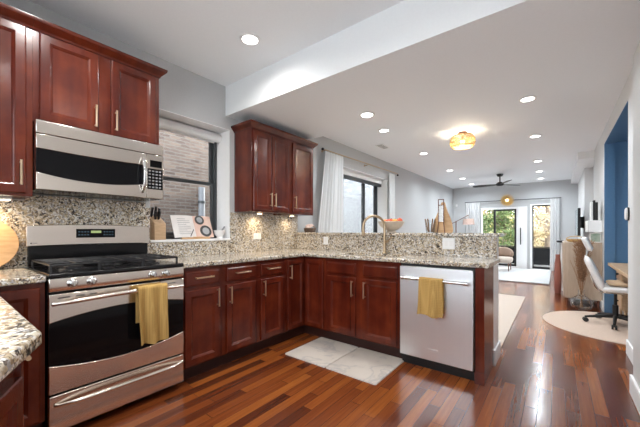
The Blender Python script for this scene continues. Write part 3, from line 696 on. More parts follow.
# ------------------------------------------------------------------ towels
def towel(f, width, zt, zf, zb, label, seed, ph, parts=2):
    """f(u, out, z): u across, out = distance in front of the rod axis"""
    R = .017; nu, nv = 36, 44; per = 2 * .3
    Lf = zt - zf; Lb = zt - zb; arc = PI * R; tot = Lf + arc + Lb
    def g(u, v):
        s = v * tot
        taper = 1.0
        if s < Lf: out, z, k = R, zf + s, (Lf - s) / Lf
        elif s < Lf + arc: a = (s - Lf) / R; out, z, k = R * math.cos(a), zt + R * math.sin(a), 0
        else: q = s - Lf - arc; out, z, k = -R, zt - q, q / Lb * .3
        fold = ((.015 * math.cos(2 * PI * parts * u + ph)) + .006 * math.sin(5 * PI * u + seed)) * (.30 + .7 * k)
        if out < 0: fold *= .25
        out2 = out + (abs(fold) if out < 0 else fold + .015 * (.3 + .7 * k)) * (1 if out >= 0 else -0.0)
        uu = width * (u - .5) * (1 + .07 * k * math.sin(seed * 3)) + .004 * k * math.sin(9 * v + seed)
        return f(uu, out2, z + (.006 * math.sin(2 * PI * u + seed) * k))
    def h(u, v):
        p = Vector(g(u, v)); e = .004
        a = Vector(g(min(u + e, 1), v)) - Vector(g(max(u - e, 0), v)); c = Vector(g(u, min(v + e, 1))) - Vector(g(u, max(v - e, 0)))
        return p, a.cross(c)
    mb = MB(); mb.sheet(h, nu, nv, .004); o = mb.build('dish_towel', M['towel'], angle=70); tag(o, label, 'towel', 'yellow waffle towels')
towel(lambda u, o, z: (.711 + o, .917 + u, z), .185, .785, .425, .56, 'yellow waffle towel hanging over the oven door handle', 1.3, .4)
towel(lambda u, o, z: (2.033 - u, 2.497 - o, z), .185, .76, .475, .50, 'yellow waffle towel hanging over the dishwasher handle', 2.6, 2.6, 1.5)

# ------------------------------------------------------------------ faucet
t = thing('faucet', 'satin brass gooseneck kitchen faucet on the peninsula counter', 'faucet', (1.358, 3.045, .9145))
fxp, fyp_ = 1.358, 3.045
b = MB(); b.lathe([(.027, 0), (.027, .006), (.020, .012), (.0155, .02), (.0155, .10)], (fxp, fyp_, .9145)); b.build('base', M['brass'], t)
dirv = Vector((-.79, -.61, 0)).normalized(); r_ = .115; pts = [(fxp, fyp_, 1.01), (fxp, fyp_, 1.10), (fxp, fyp_, 1.195)]
cz = 1.205
for i in range(17):
    a = PI * i / 16; p = Vector((fxp, fyp_, cz)) + dirv * (r_ - r_ * math.cos(a)) + Vector((0, 0, r_ * math.sin(a))); pts.append(p)
e = Vector((fxp, fyp_, cz)) + dirv * 2 * r_; pts.append(e - Vector((0, 0, .04)))
b = MB(); b.tube(pts, .0135, 14); b.build('spout', M['brass'], t, angle=60)
b = MB(); b.tube([e - Vector((0, 0, .03)), e - Vector((0, 0, .075)), e - Vector((0, 0, .10))], [.0155, .0165, .014], 14); b.build('spray_head', M['brass'], t)
b = MB(); b.tube([(fxp, fyp_, 1.045), (fxp + .035, fyp_ - .01, 1.045), (fxp + .05, fyp_ - .012, 1.05)], [.012, .012, .011], 12); b.tube([(fxp + .042, fyp_ - .012, 1.05), (fxp + .10, fyp_ - .025, 1.095)], [.0075, .0055], 10); b.build('lever', M['brass'], t)

# ------------------------------------------------------------------ outlets, thermostat
def outlet(f, w, h, label, n):
    c = f(0, 0, 0); t = thing('wall_outlet', label, 'outlet', c, 'white outlets in the backsplash')
    b = MB(); P = lambda i, d: [f(-w / 2 + i, -h / 2 + i, d), f(w / 2 - i, -h / 2 + i, d), f(w / 2 - i, h / 2 - i, d), f(-w / 2 + i, h / 2 - i, d)]
    b.loft([P(0, 0), P(0, .003), P(.004, .006)]); b.build('cover_plate', M['plate'], t)
    for k in range(n):
        cx = (k - (n - 1) / 2) * .046
        b = MB()
        b.loft([[f(cx - .014, -.026, d), f(cx + .014, -.026, d), f(cx + .014, .026, d), f(cx - .014, .026, d)] for d in (.0062, .0075)])
        b.build('socket', M['whitecer'], t, smooth=False)
outlet(lambda u, v, n: (.0202 + n, 2.41 + u, 1.093 + v), .115, .07, 'white outlet plate on the granite below the double-door upper cabinet', 2)
outlet(lambda u, v, n: (.515 + u, 3.1098 - n, 1.035 + v), .072, .10, 'small white outlet plate on the sink backsplash, left of the faucet', 1)
outlet(lambda u, v, n: (2.005 + u, 3.1098 - n, 1.035 + v), .118, .112, 'wide white double outlet plate on the sink backsplash, above the dishwasher', 2)
t = thing('thermostat', 'oval white thermostat with a black rim on the wall at the blue alcove', 'thermostat', (XR - .0005, 4.0, 1.315))
el = lambda a, h, x: [(x, 4.0 + a * math.cos(2 * PI * k / 28), 1.315 + h * math.sin(2 * PI * k / 28)) for k in range(28)]
b = MB(); b.loft([el(.036, .062, XR - .0005), el(.036, .062, XR - .014)]); b.build('rim', M['matblack'], t)
b = MB(); b.loft([el(.032, .058, XR - .0142), el(.031, .056, XR - .026), el(.022, .044, XR - .030)]); b.build('cover', M['plate'], t)

# ------------------------------------------------------------------ kitchen window sill things
SZ = 1.0765
t = thing('roller_blind', 'rolled-up grey roller blind at the top of the kitchen window', 'blind', (-.19, 1.62, 2.2))
b = MB(); b.tube([(-.180, 1.209, 2.200), (-.180, 2.026, 2.200)], .050, 24); b.build('fabric_roll', M['white'], t)
b = MB(); b.box(-.215, -.150, 1.2065, 1.2085, 2.16, 2.255); b.box(-.215, -.150, 2.0265, 2.0285, 2.16, 2.255); b.build('bracket', M['plate'], t, smooth=False)
b = MB(); b.box(-.229, -.214, 1.25, 1.99, 2.145, 2.165); b.build('bottom_rail', M['plate'], t, bevel=.003)
# knife block
t = thing('knife_block', 'light wood knife block with black knives at the left end of the window sill', 'knife block', (-.05, 1.30, SZ))
b = MB(); b.loft([[(.005, y, SZ), (-.135, y, SZ), (-.135, y, SZ + .225), (-.02, y, SZ + .165), (.005, y, SZ + .150)] for y in (1.245, 1.345)]); b.build('block', M['brownwood'], t, bevel=.003)
for (x, y, l) in ((-.11, 1.265, .085), (-.11, 1.295, .095), (-.11, 1.325, .08), (-.065, 1.28, .07), (-.065, 1.31, .075)):
    z0 = SZ + (.205 if x < -.1 else .182); b = MB(); d_ = Vector((.35, 0, .94)).normalized(); p = Vector((x, y, z0)); b.tube([p, p + d_ * .012], .007, 8); b.obox(p + d_ * (.012 + l / 2), d_ * l / 2, Vector((0, .007, 0)), d_.cross(Vector((0, 1, 0))) * .011)
    b.build('knife', M['matblack'], t, bevel=.002)
# cookbook on stand
t = thing('book_stand', 'low wooden stand holding the open cookbook on the sill', 'stand', (-.06, 1.62, SZ))
b = MB(); b.box(-.03, .0, 1.50, 1.80, SZ, SZ + .012); b.box(-.006, .0, 1.50, 1.80, SZ + .012, SZ + .024); b.obox((-.078, 1.65, SZ + .085), Vector((-.035, 0, .080)), Vector((0, .12, 0)), Vector((.004, 0, .002)))
b.build('rest', M['boardwood'], t, bevel=.002)
t = thing('cookbook', 'open cookbook with a text page and a page of dark dishes', 'book', (-.03, 1.62, SZ + .0125))
tl = Vector((-.092, 0, .215)); tn = Vector((.215, 0, .092)).normalized()
pg = lambda y0, y1, bulge: (lambda u, v: (Vector((-.012, y0 + (y1 - y0) * u, SZ + .014)) + tl * v + tn * (bulge * math.sin(PI * u) + .004), tn))
b = MB(); b.sheet(pg(1.435, 1.655, .012), 12, 8, .006); b.build('text_page', M['paper'], t, angle=60)
b = MB(); b.sheet(pg(1.656, 1.85, .008), 12, 8, .006); pp = b.build('photo_page', M['photo'], t, angle=60)
for (yc, vc, rr) in ((1.765, .28, .062), (1.72, .80, .050)):
    c_ = Vector((-.012, yc, SZ + .014)) + tl * vc + tn * .0185
    ring = lambda r, d: [c_ + tn * d + Vector((0, 1, 0)) * r * math.cos(2 * PI * k / 24) + tl.normalized() * r * math.sin(2 * PI * k / 24) for k in range(24)]
    b = MB(); b.loft([ring(rr, -.004), ring(rr, .0)]); do = b.build('printed_dish', M['slot'], pp, smooth=False)
    b = MB(); b.loft([ring(rr * .62, .0001), ring(rr * .6, .0006)]); b.build('printed_food', M['stucco'], do, smooth=False)
b = MB()
for i in range(9): 
    c_ = Vector((-.012, 1.545 + (-.02 if i % 3 == 2 else 0), SZ + .014)) + tl * (.15 + i * .085) + tn * .0195
    b.obox(c_, Vector((0, .062 - (.02 if i % 3 == 2 else 0), 0)), tl.normalized() * .0016, tn * .0004)
b.build('text_lines', M['key'], t, smooth=False)
b = MB(); b.tube([(.006, 1.585, SZ + .028), (-.012, 1.625, SZ + .095)], [.003, .0035], 8); o = b.build('pen', M['matblack']); tag(o, 'black pen leaning against the open cookbook', 'pen')
t = thing('mortar', 'small white mortar and pestle at the right end of the window sill', 'mortar', (-.06, 1.945, SZ))
b = MB(); b.lathe([(.032, 0), (.035, .008), (.029, .018), (.052, .045), (.062, .088), (.057, .089), (.045, .045), (.002, .03)], (-.05, 1.945, SZ), 28); b.build('bowl', M['whitecer'], t)
b = MB(); b.tube([(-.05, 1.94, SZ + .045), (-.035, 1.988, SZ + .115), (-.032, 1.996, SZ + .128)], [.012, .008, .010], 12); b.build('pestle', M['key'], t)
# round cutting board
b = MB(); c0 = Vector((.075, .205, 1.078)); nn = Vector((1, 0, .22)).normalized(); uu = Vector((0, 1, 0)); vv = nn.cross(uu).normalized()
rg = lambda r, d: [c0 + nn * d + uu * r * math.cos(2 * PI * k / 48) + vv * r * math.sin(2 * PI * k / 48) for k in range(48)]
b.loft([rg(.160, -.009), rg(.163, -.006), rg(.163, .006), rg(.160, .009)]); o = b.build('cutting_board', M['boardwood']); tag(o, 'round wooden cutting board leaning on the backsplash left of the range', 'cutting board')
o.location.z += .0

# ------------------------------------------------------------------ things on the bar ledge
LZ = 1.1375
bx, by = 1.34, 3.255
t = thing('fruit_bowl', 'wide stoneware fruit bowl on the bar ledge behind the faucet', 'bowl', (bx, by, LZ))
b = MB(); b.lathe([(.055, 0), (.058, .006), (.046, .024), (.085, .040), (.126, .078), (.150, .126), (.145, .128), (.120, .080), (.08, .048), (.002, .040)], (bx, by, LZ), 40); b.build('bowl', M['ceramic'], t)
gr = 'fruit in the bowl on the ledge'
for (dx, dy, dz, r, k, lb) in ((-.078, .0, 0.123, .036, 'orange', 'orange at the left of the fruit bowl'), (-.02, -.045, 0.118, .037, 'apple', 'red apple at the front middle of the fruit bowl'), (.055, -.03, 0.122, .036, 'orange', 'orange right of the middle apple in the fruit bowl'),
        (.092, .02, 0.135, .034, 'apple', 'red apple at the right of the fruit bowl'), (-.02, .045, 0.128, .037, 'apple', 'red apple at the back of the fruit bowl'), (.045, .065, 0.124, .035, 'orange', 'orange at the back right of the fruit bowl')):
    t = thing(k, lb, 'fruit', (bx + dx, by + dy, LZ + dz - r), gr)
    b = MB(); b.ball((bx + dx, by + dy, LZ + dz), r, r, r * .92); b.build('flesh', M[k], t)
    b = MB(); b.tube([(bx + dx, by + dy, LZ + dz + r * .88), (bx + dx + .003, by + dy, LZ + dz + r * 1.1)], .0022, 6); b.build('stem', M['darkwood'], t)
# glass with wooden sticks
gx, gy = 1.775, 3.27
t = thing('glass_jar', 'clear glass tumbler holding wooden sticks on the bar ledge', 'glass', (gx, gy, LZ))
b = MB(); b.lathe([(.040, 0), (.042, .004), (.056, .135), (.054, .135), (.040, .008), (.002, .006)], (gx, gy, LZ), 28); b.build('tumbler', M['clear'], t)
for i in range(6):
    a, rr = .3 + i * PI / 3, .050
    b = MB(); q = Vector((math.cos(a), math.sin(a), 0)); p0 = Vector((gx, gy, LZ + .010)) + q * .018; p1 = Vector((gx, gy, LZ + .148)) + q * rr
    b.tube([p0, p1], [.0055, .0065], 8); o = b.build('wooden_stick', M['stick']); tag(o, 'brown wooden stick standing in the clear glass tumbler', 'stick', 'wooden sticks in the glass')
# teardrop board and small grater
prof = [(0, .098), (.05, .105), (.14, .105), (.28, .097), (.45, .080), (.62, .058), (.76, .040), (.88, .027), (.96, .022), (1.0, .014)]
cxb, hb, yb = 1.878, .325, 3.335
O = [(cxb + w, LZ + .0005 + hb * k) for k, w in prof] + [(cxb - w, LZ + .0005 + hb * k) for k, w in reversed(prof)]
b = MB(); b.loft([[(x, y + (z - LZ) * .10, z) for x, z in O] for y in (yb, yb + .018)]); o = b.build('cutting_board', M['boardwood'], bevel=.003); tag(o, 'tall teardrop-shaped wooden board standing on the bar ledge', 'cutting board')
t = thing('hand_grater', 'slim steel hand grater with a wood frame in front of the teardrop board', 'grater', (1.876, 3.305, LZ))
b = MB(); gx0, gx1 = 1.846, 1.906
b.box(gx0, gx0 + .007, 3.30, 3.31, LZ + .10, LZ + .345); b.box(gx1 - .007, gx1, 3.30, 3.31, LZ + .10, LZ + .345); b.box(gx0, gx1, 3.30, 3.31, LZ + .345, LZ + .353); b.box(gx0, gx1, 3.30, 3.31, LZ + .285, LZ + .293)
b.loft([[(gx0 - .012, y, LZ + .0005), (gx0 - .004, y, LZ + .0005), (gx0 + .007, y, LZ + .10), (gx0, y, LZ + .10)] for y in (3.30, 3.31)]); b.loft([[(gx1 + .004, y, LZ + .0005), (gx1 + .012, y, LZ + .0005), (gx1, y, LZ + .10), (gx1 - .007, y, LZ + .10)] for y in (3.30, 3.31)]); b.build('frame', M['darkwood'], t, bevel=.001)
b = MB(); b.box(gx0 + .007, gx1 - .007, 3.302, 3.308, LZ + .115, LZ + .285); b.build('blade', M['chrome'], t, smooth=False)
# wicker basket with cloth
t = thing('wicker_basket', 'small dark wicker basket at the wall end of the bar ledge', 'basket', (.12, 3.27, LZ))
b = MB(); 
for k in range(5): b.lathe([(.070 + .003 * k, .012 * k), (.076 + .003 * k, .006 + .012 * k), (.071 + .003 * k, .012 + .012 * k)], (.12, 3.27, LZ), 24)
b.build('weave', M['wicker'], t)
b = MB()
def fc(u, v):
    a = 2 * PI * u; r = .005 + .070 * v; return (.125 + r * math.cos(a) * .9, 3.27 + r * math.sin(a), LZ + .072 + .040 * (1 - v ** 2) + .014 * math.sin(3 * a + 2) * v), (math.cos(a) * .5, math.sin(a) * .5, 1)
b.sheet(fc, 24, 8, .005); o = b.build('cloth_napkin', M['cloth'], angle=70); tag(o, 'pink checked cloth heaped in the small wicker basket', 'cloth')

# ------------------------------------------------------------------ floor mat, rugs
def roundrect(x0, x1, y0, y1, r, n=6):
    P = []
    for (cx, cy, a0) in ((x1 - r, y1 - r, 0), (x0 + r, y1 - r, PI / 2), (x0 + r, y0 + r, PI), (x1 - r, y0 + r, 1.5 * PI)):
        for i in range(n + 1): a = a0 + PI / 2 * i / n; P.append((cx + r * math.cos(a), cy + r * math.sin(a)))
    return P
t = thing('floor_mat', 'pale marble-print cushioned mat on the wood floor before the sink', 'mat', (1.29, 2.34, 0))
b = MB(); b.loft([[(x, y, z) for x, y in roundrect(.815 + i, 1.287 - i, 2.06 + i, 2.625 - i, .015)] for z, i in ((.0008, 0), (.009, .002), (.013, .009))]); b.build('cushion_half', M['mat'], t, angle=30)
b = MB(); b.loft([[(x, y, z) for x, y in roundrect(1.293 + i, 1.765 - i, 2.06 + i, 2.625 - i, .015)] for z, i in ((.0008, 0), (.009, .002), (.013, .009))]); b.build('cushion_half', M['mat'], t, angle=30)
b = MB(); b.lathe([(.735, .0008), (.738, .006), (.730, .011), (.002, .0115)], (3.42, 5.08, 0), 72)
bmesh.ops.bisect_plane(b.bm, geom=b.bm.verts[:] + b.bm.edges[:] + b.bm.faces[:], plane_co=(4.1, 0, 0), plane_no=(1, 0, 0), clear_outer=True)
o = b.build('round_rug', M['jute'], angle=30); tag(o, 'round beige woven rug under the white desk chair', 'rug')
b = MB(); b.prism(roundrect(.35, 2.40, 3.42, 6.40, .02), .0008, .012); o = b.build('area_rug', M['rug'], bevel=.003); tag(o, 'beige flatweave area rug just beyond the peninsula', 'rug')
b = MB(); b.prism(roundrect(.45, 2.70, 8.15, 10.95, .03), .0008, .03); o = b.build('area_rug', M['paler'], bevel=.006); tag(o, 'pale grey rug in front of the far glazed doors', 'rug')

# ------------------------------------------------------------------ curtains
def curtain(f, width, z0, z1, folds, amp, label, seed=0):
    def g(u, v):
        a = 2 * PI * folds * u + .6 * math.sin(3 * u + seed)
        k = .55 + .45 * v; return Vector(f(width * (u - .5) * (.94 + .06 * v), amp * math.sin(a) * k + .3 * amp * math.sin(2.3 * a + seed) * k, z1 - (z1 - z0) * v))
    def h(u, v):
        e = .003; return g(u, v), (g(min(1, u + e), v) - g(max(0, u - e), v)).cross(Vector((0, 0, 1)))
    mb = MB(); mb.sheet(h, folds * 12, 8, .003); o = mb.build('curtain', M['curtain'], angle=80); tag(o, label, 'curtain', 'white curtains'); return o
curtain(lambda u, o, z: (.085 + o, 4.22 + (u - .30) * (1 + .35 * (2.36 - z) / 1.3), z), .54, .03, 2.36, 7, .026, 'long white curtain beside the single-door upper cabinet', 1)
curtain(lambda u, o, z: (.085 + o, 6.03 + u, z), .30, .03, 2.36, 4, .028, 'long white curtain right of the living room window, behind the fruit bowl', 2)
curtain(lambda u, o, z: (.64 + u, 11.03 + o, z), .44, .03, 2.085, 6, .028, 'white curtain left of the far sliding door', 3)
curtain(lambda u, o, z: (2.78 + u, 11.03 + o, z), .22, .03, 2.085, 3, .028, 'white curtain bunched at the right of the far glazed door', 4)
t = thing('curtain_rod', 'thin brass curtain rod with dark ends above the living room window', 'curtain rod', (.085, 5.0, 2.40))
b = MB(); b.tube([(.085, 3.62, 2.375), (.085, 6.30, 2.405)], .010, 12); b.build('rod', M['brass'], t)
for y in (3.61, 6.31): b = MB(); b.ball((.085, y, 2.375), .022, sub=2); b.build('finial', M['matblack'], t)
for y in (3.70, 5.0, 6.22): b = MB(); b.tube([(.0008, y, 2.375), (.075, y, 2.375)], .007, 8); b.tube([(.0008, y, 2.375), (.008, y, 2.375)], .02, 12); b.build('bracket', M['brass'], t)
t = thing('curtain_rod', 'long dark curtain rod spanning both far glazed doors', 'curtain rod', (1.65, 11.03, 2.10))
b = MB(); b.tube([(.40, 11.03, 2.105), (2.93, 11.03, 2.105)], .012, 12); b.build('rod', M['frameD'], t)
for x in (.42, 2.16, 2.91): b = MB(); b.tube([(x, 11.03, 2.105), (x, 11.1295, 2.105)], .008, 8); b.build('bracket', M['frameD'], t)
t = thing('roller_blind', 'dark slatted blind pulled up at the top of the living room window', 'blind', (-.17, 4.93, 2.1))
b = MB(); b.box(-.16, -.10, 3.93, 5.90, 2.085, 2.145); b.build('slat_stack', M['frameD'], t, bevel=.004)
b = MB(); b.box(-.165, -.095, 3.92, 5.91, 2.147, 2.2335); b.build('head_box', M['white'], t, bevel=.003)

# ------------------------------------------------------------------ ceiling fixtures
def downlight(x, y, z, label, e=None, r=.062, m='lens'):
    warm = (.98, .95, .91) if y < 3 else (.85, .935, 1.0)
    t = thing('downlight', label, 'ceiling light', (x, y, z), 'recessed downlights')
    b = MB(); n = 28
    b.loft([[(x + q * math.cos(2 * PI * k / n), y + q * math.sin(2 * PI * k / n), zz) for k in range(n)] for q, zz in ((r, z - .0005), (r + .022, z - .0005), (r + .020, z - .006), (r, z - .009))], False, False)
    b.loft([[(x + q * math.cos(2 * PI * k / n), y + q * math.sin(2 * PI * k / n), zz) for k in range(n)] for q, zz in ((r, z - .0005), (r, z - .009))], False, False)
    b.build('trim_ring', M['white'], t, angle=50)
    b = MB(); b.lathe([(r - .001, -.006), (r - .001, -.002)], (x, y, z), n); b.build('lens', M[m], t)
    lamp(t, 'SPOT', (x, y, z - .02), SPOT_W if e is None else e, .06, warm)
K, B, L = 2.72, 2.40, 2.61
downlight(.862, 1.615, K, 'recessed downlight in the high kitchen ceiling above the window wall', 24)
downlight(2.20, 1.10, K, 'added recessed downlight in the kitchen ceiling, out of view', 22)  # added lamp, never in view, brightens the kitchen
downlight(.862, .45, K, 'added recessed downlight in the kitchen ceiling above the range, out of view', 50)  # extra unseen lamp, added to brighten the range side
downlight(2.2, .35, K, 'added recessed downlight in the kitchen ceiling above the foreground counter, out of view', 32)  # unseen fill lamp added over the foreground counter
downlight(1.234, 2.882, B, 'recessed downlight in the dropped beam above the sink', 36)
downlight(.862, 4.05, L, 'living room downlight nearest the beam on the window side')
downlight(.862, 5.70, L, 'second living room downlight from the beam on the window side')
downlight(.80, 7.70, L, 'third living room downlight from the beam on the window side')
downlight(.76, 9.09, L, 'fourth living room downlight from the beam on the window side')
downlight(.74, 10.35, L, 'living room downlight on the window side closest to the far wall')
downlight(2.58, 4.05, L, 'large living room downlight nearest the beam on the alcove side')
downlight(2.57, 5.71, L, 'second living room downlight from the beam on the alcove side')
downlight(2.52, 7.78, L, 'third living room downlight from the beam on the alcove side')
downlight(2.49, 9.15, L, 'fourth living room downlight from the beam on the alcove side')
downlight(2.48, 10.4, L, 'living room downlight on the alcove side closest to the far wall')
t = thing('ceiling_vent', 'small rectangular ceiling vent near the living room window', 'vent', (.47, 4.8, L - .01))
b = MB(); b.box(.40, .54, 4.66, 4.96, L - .008, L - .0005); b.build('frame', M['white'], t, bevel=.002)
b = MB()
for i in range(5): b.box(.42, .52, 4.68 + i * .055, 4.68 + i * .055 + .018, L - .0095, L - .0082)
b.build('slots', M['slot'], t, smooth=False)
# rattan flush light
rx, ry = 1.735, 4.84
t = thing('rattan_ceiling_light', 'woven rattan drum light lit up on the living room ceiling', 'ceiling light', (rx, ry, 2.39))
b = MB(); b.lathe([(.06, 2.58), (.065, 2.6095)], (rx, ry, 0)); b.tube([(rx, ry, 2.50), (rx, ry, 2.58)], .015); b.build('canopy', M['darkwood'], t)
b = MB()
for k in range(11):
    a = k / 10; z = 2.555 - .165 * a; r = .105 + .065 * math.sin(PI * (.12 + .76 * a)) ** .8
    b.tube([(rx + r * math.cos(2 * PI * i / 32), ry + r * math.sin(2 * PI * i / 32), z) for i in range(33)], .0042 if k % 3 else .0075, 6)
for i in range(28):
    P = []
    for k in range(9):
        a = k / 8; z = 2.555 - .165 * a; r = .105 + .065 * math.sin(PI * (.12 + .76 * a)) ** .8
        th = 2 * PI * i / 28 + .25 * a; P.append((rx + r * math.cos(th), ry + r * math.sin(th), z))
    b.tube(P, .003, 5)
b.build('rattan_shade', M['rattan'], t, angle=60)
b = MB(); b.ball((rx, ry, 2.475), .035, sub=2); b.build('bulb', M['bulb'], t)
l_ = lamp(t, 'POINT', (rx, ry, 2.475), 48, .04, (1, .85, .62))
# fan
fx0, fy0 = 1.68, 8.98
t = thing('ceiling_fan', 'matte black three-blade ceiling fan in the living room', 'fan', (fx0, fy0, 2.34))
b = MB(); b.lathe([(.055, 2.55), (.075, 2.585), (.078, 2.6095)], (fx0, fy0, 0)); b.build('canopy', M['matblack'], t)
b = MB(); b.tube([(fx0, fy0, 2.39), (fx0, fy0, 2.56)], .014); b.build('rod', M['matblack'], t)
b = MB(); b.lathe([(.05, 2.31), (.085, 2.325), (.09, 2.36), (.05, 2.40)], (fx0, fy0, 0)); b.build('motor', M['matblack'], t)
for a in (math.radians(175.3), math.radians(55.3), math.radians(295.3)):
    q = Vector((math.cos(a), math.sin(a), 0)); w = Vector((-q.y, q.x, 0)); b = MB(); R_ = []
    for s_, hw in ((.07, .03), (.2, .055), (.45, .075), (.61, .065), (.64, .04)):
        c_ = Vector((fx0, fy0, 2.345)) + q * s_; up = Vector((0, 0, 1)); tw = (w * math.cos(.22) + up * math.sin(.22)); nn_ = (up * math.cos(.22) - w * math.sin(.22)) * .005
        R_.append([c_ - tw * hw - nn_, c_ + tw * hw - nn_, c_ + tw * hw + nn_, c_ - tw * hw + nn_])
    b.loft(R_); b.build('blade', M['matblack'], t, bevel=.002)
# gold sunburst sconce
t = thing('sunburst_light', 'gold sunburst light with glowing centre above the far sliding door', 'wall light', (1.62, 10.93, 1.93))
b = MB(); cc = Vector((1.62, 10.94, 2.10))
for k in range(3):
    for i in range(56):
        a = 2 * PI * (i + k / 3) / 56; d_ = Vector((math.cos(a), (-.25, .0, .25)[k], math.sin(a))).normalized(); R1 = (.155, .19, .165)[k]
        b.tube([cc + d_ * .035, cc + d_ * R1], [.007, .004], 5)
b.build('rays', M['gold'], t, smooth=False)
b = MB(); b.tube([cc, (1.62, 10.96, 2.045), (1.62, 11.1295, 2.045)], .010); b.tube([(1.62, 11.12, 2.045), (1.62, 11.1295, 2.045)], .035, 20); b.build('wall_mount', M['gold'], t)
b = MB(); b.ball(cc + Vector((0, -.02, 0)), .038, sub=2); b.build('bulb', M['bulb'], t)
t = thing('motion_sensor', 'tiny white sensor high in the far left corner of the living room', 'sensor', (.12, 11.12, 1.99))
b = MB(); b.box(.09, .15, 11.10, 11.1295, 1.98, 2.06); b.build('housing', M['plate'], t, bevel=.006)

# ------------------------------------------------------------------ living room
# floor lamp
t = thing('floor_lamp', 'brown boom-arm floor lamp with a blush drum shade in the far corner', 'lamp', (.30, 10.3, 0))
b = MB(); b.lathe([(.15, .0008), (.15, .015), (.02, .025)], (.30, 10.3, 0)); b.build('base', M['darkwood'], t)
b = MB(); b.tube([(.30, 10.3, .02), (.30, 10.3, 1.47)], .015); b.build('pole', M['darkwood'], t)
b = MB(); b.tube([(.13, 10.15, 1.34), (.30, 10.285, 1.45), (.62, 10.52, 1.66)], .010, 8); b.build('boom_arm', M['darkwood'], t)
b = MB(); b.lathe([(.17, 1.36), (.15, 1.54), (.147, 1.54), (.167, 1.36)], (.62, 10.52, 0), 32, False, False); b.tube([(.62, 10.52, 1.53), (.62, 10.52, 1.66)], .005, 6); b.build('lamp_shade', M['cloth'], t)
# armchair
ax, ay = 1.62, 10.2
t = thing('armchair', 'small beige upholstered armchair by the far sliding door', 'armchair', (ax - .1, ay, 0.03))
t['_org'] = (ax - .1, ay, 0.03)
b = MB(); b.loft([[(x, y, z) for x, y in roundrect(ax - .36 + i, ax + .22 - i, ay - .30 + i, ay + .30 - i, .12)] for z, i in ((.24, .04), (.28, .005), (.38, 0), (.42, .03))]); b.build('seat', M['bei'], t, sub=1)
b = MB(); R_ = []
for i in range(13):
    a = PI * (.0 + 1.0 * i / 12); c_ = (ax - .07 + .27 * math.cos(a) * 1.0, ay - .02 + .27 * math.sin(a)); n_ = (math.cos(a), math.sin(a)); hh = .56 + .14 * math.sin(a)
    R_.append([(c_[0] - n_[0] * .035, c_[1] - n_[1] * .035, .42), (c_[0] + n_[0] * .045, c_[1] + n_[1] * .045, .40), (c_[0] + n_[0] * .055, c_[1] + n_[1] * .055, hh), (c_[0] - n_[0] * .02, c_[1] - n_[1] * .02, hh)])
b.loft(R_); b.build('backrest', M['chairback'], t, sub=2)
for (dx, dy) in ((-.28, -.24), (.14, -.24), (-.28, .24), (.14, .24)): b = MB(); b.tube([(ax + dx * 1.05, ay + dy * 1.05, .0308), (ax + dx, ay + dy, .26)], [.010, .017], 10); b.build('leg', M['darkwood'], t)
# cabinet by alcove
t = thing('sideboard', 'pale washed-wood sideboard against the right wall beyond the alcove', 'sideboard', (3.14, 6.7, 0))
b = MB(); b.box(2.93, 3.362, 6.10, 7.35, .12, .984); b.build('body', M['palewood'], t, bevel=.004)
for (x, y) in ((2.96, 6.14), (3.32, 6.14), (2.96, 7.31), (3.32, 7.31)): b = MB(); b.tube([(x, y, .0008), (x, y, .12)], [.012, .018], 10); b.build('leg', M['darkwood'], t)
for k in range(2):
    b = MB(); rings_door(b, (lambda k: (lambda u, v, n: (2.93 - n, 6.115 + k * .615 + u, .135 + v)))(k), .605, .835, .05, .018); b.build('door', M['palewood'], t, angle=20)
# wall shelf, books, frame, basket
t = thing('wall_shelf', 'white box shelf on the right wall above the sideboard', 'shelf', (3.28, 6.35, 1.14))
b = MB(); b.box(3.20, 3.3645, 6.12, 6.62, 1.14, 1.316); b.build('box', M['white'], t, bevel=.003)
for (x0, x1, h, mt, lb, tl_) in ((3.235, 3.258, .28, 'plate', 'white-spined book leaning on the white wall shelf', -.03), (3.262, 3.287, .30, 'matblack', 'tall black book in the middle on the white wall shelf', -.01), (3.290, 3.317, .27, 'matblack', 'black book closest to the wall on the white wall shelf', 0)):
    t = thing('book', lb, 'book', ((x0 + x1) / 2, 6.25, 1.3165), 'books on the wall shelf')
    b = MB(); b.loft([[(x0, y, 1.3165), (x1, y, 1.3165), (x1 + tl_ * 0, y, 1.3165 + h), (x0 + tl_ * 0, y, 1.3165 + h)] for y in (6.135, 6.33)]); b.build('cover', M[mt], t, bevel=.001)
    b = MB(); b.box(x0 + .003, x1 - .003, 6.3301, 6.334, 1.32, 1.3165 + h - .004); b.build('pages', M['paper'], t, smooth=False)
t = thing('picture_frame', 'small green picture in a pale frame standing on the sideboard', 'picture', (3.29, 6.16, .9845))
b = MB(); b.box(3.225, 3.355, 6.150, 6.166, .9845, 1.128); b.build('frame', M['whitecer'], t, bevel=.002)
b = MB(); b.box(3.236, 3.344, 6.1488, 6.1499, .995, 1.118); b.build('print', M['green'], t, smooth=False)
t = thing('woven_tray', 'low tan woven tray on the sideboard', 'tray', (3.05, 6.2, .9845))
b = MB(); b.lathe([(.075, 0), (.10, .012), (.115, .045), (.108, .046), (.09, .016), (.002, .010)], (3.06, 6.24, .9845), 28); b.build('dish', M['rattan'], t)
b = MB(); b.tube([(3.06 + .11 * math.cos(PI * i / 14), 6.24, 1.025 + .05 * math.sin(PI * i / 14)) for i in range(15)], .006, 8); b.build('carry_handle', M['rattan'], t)
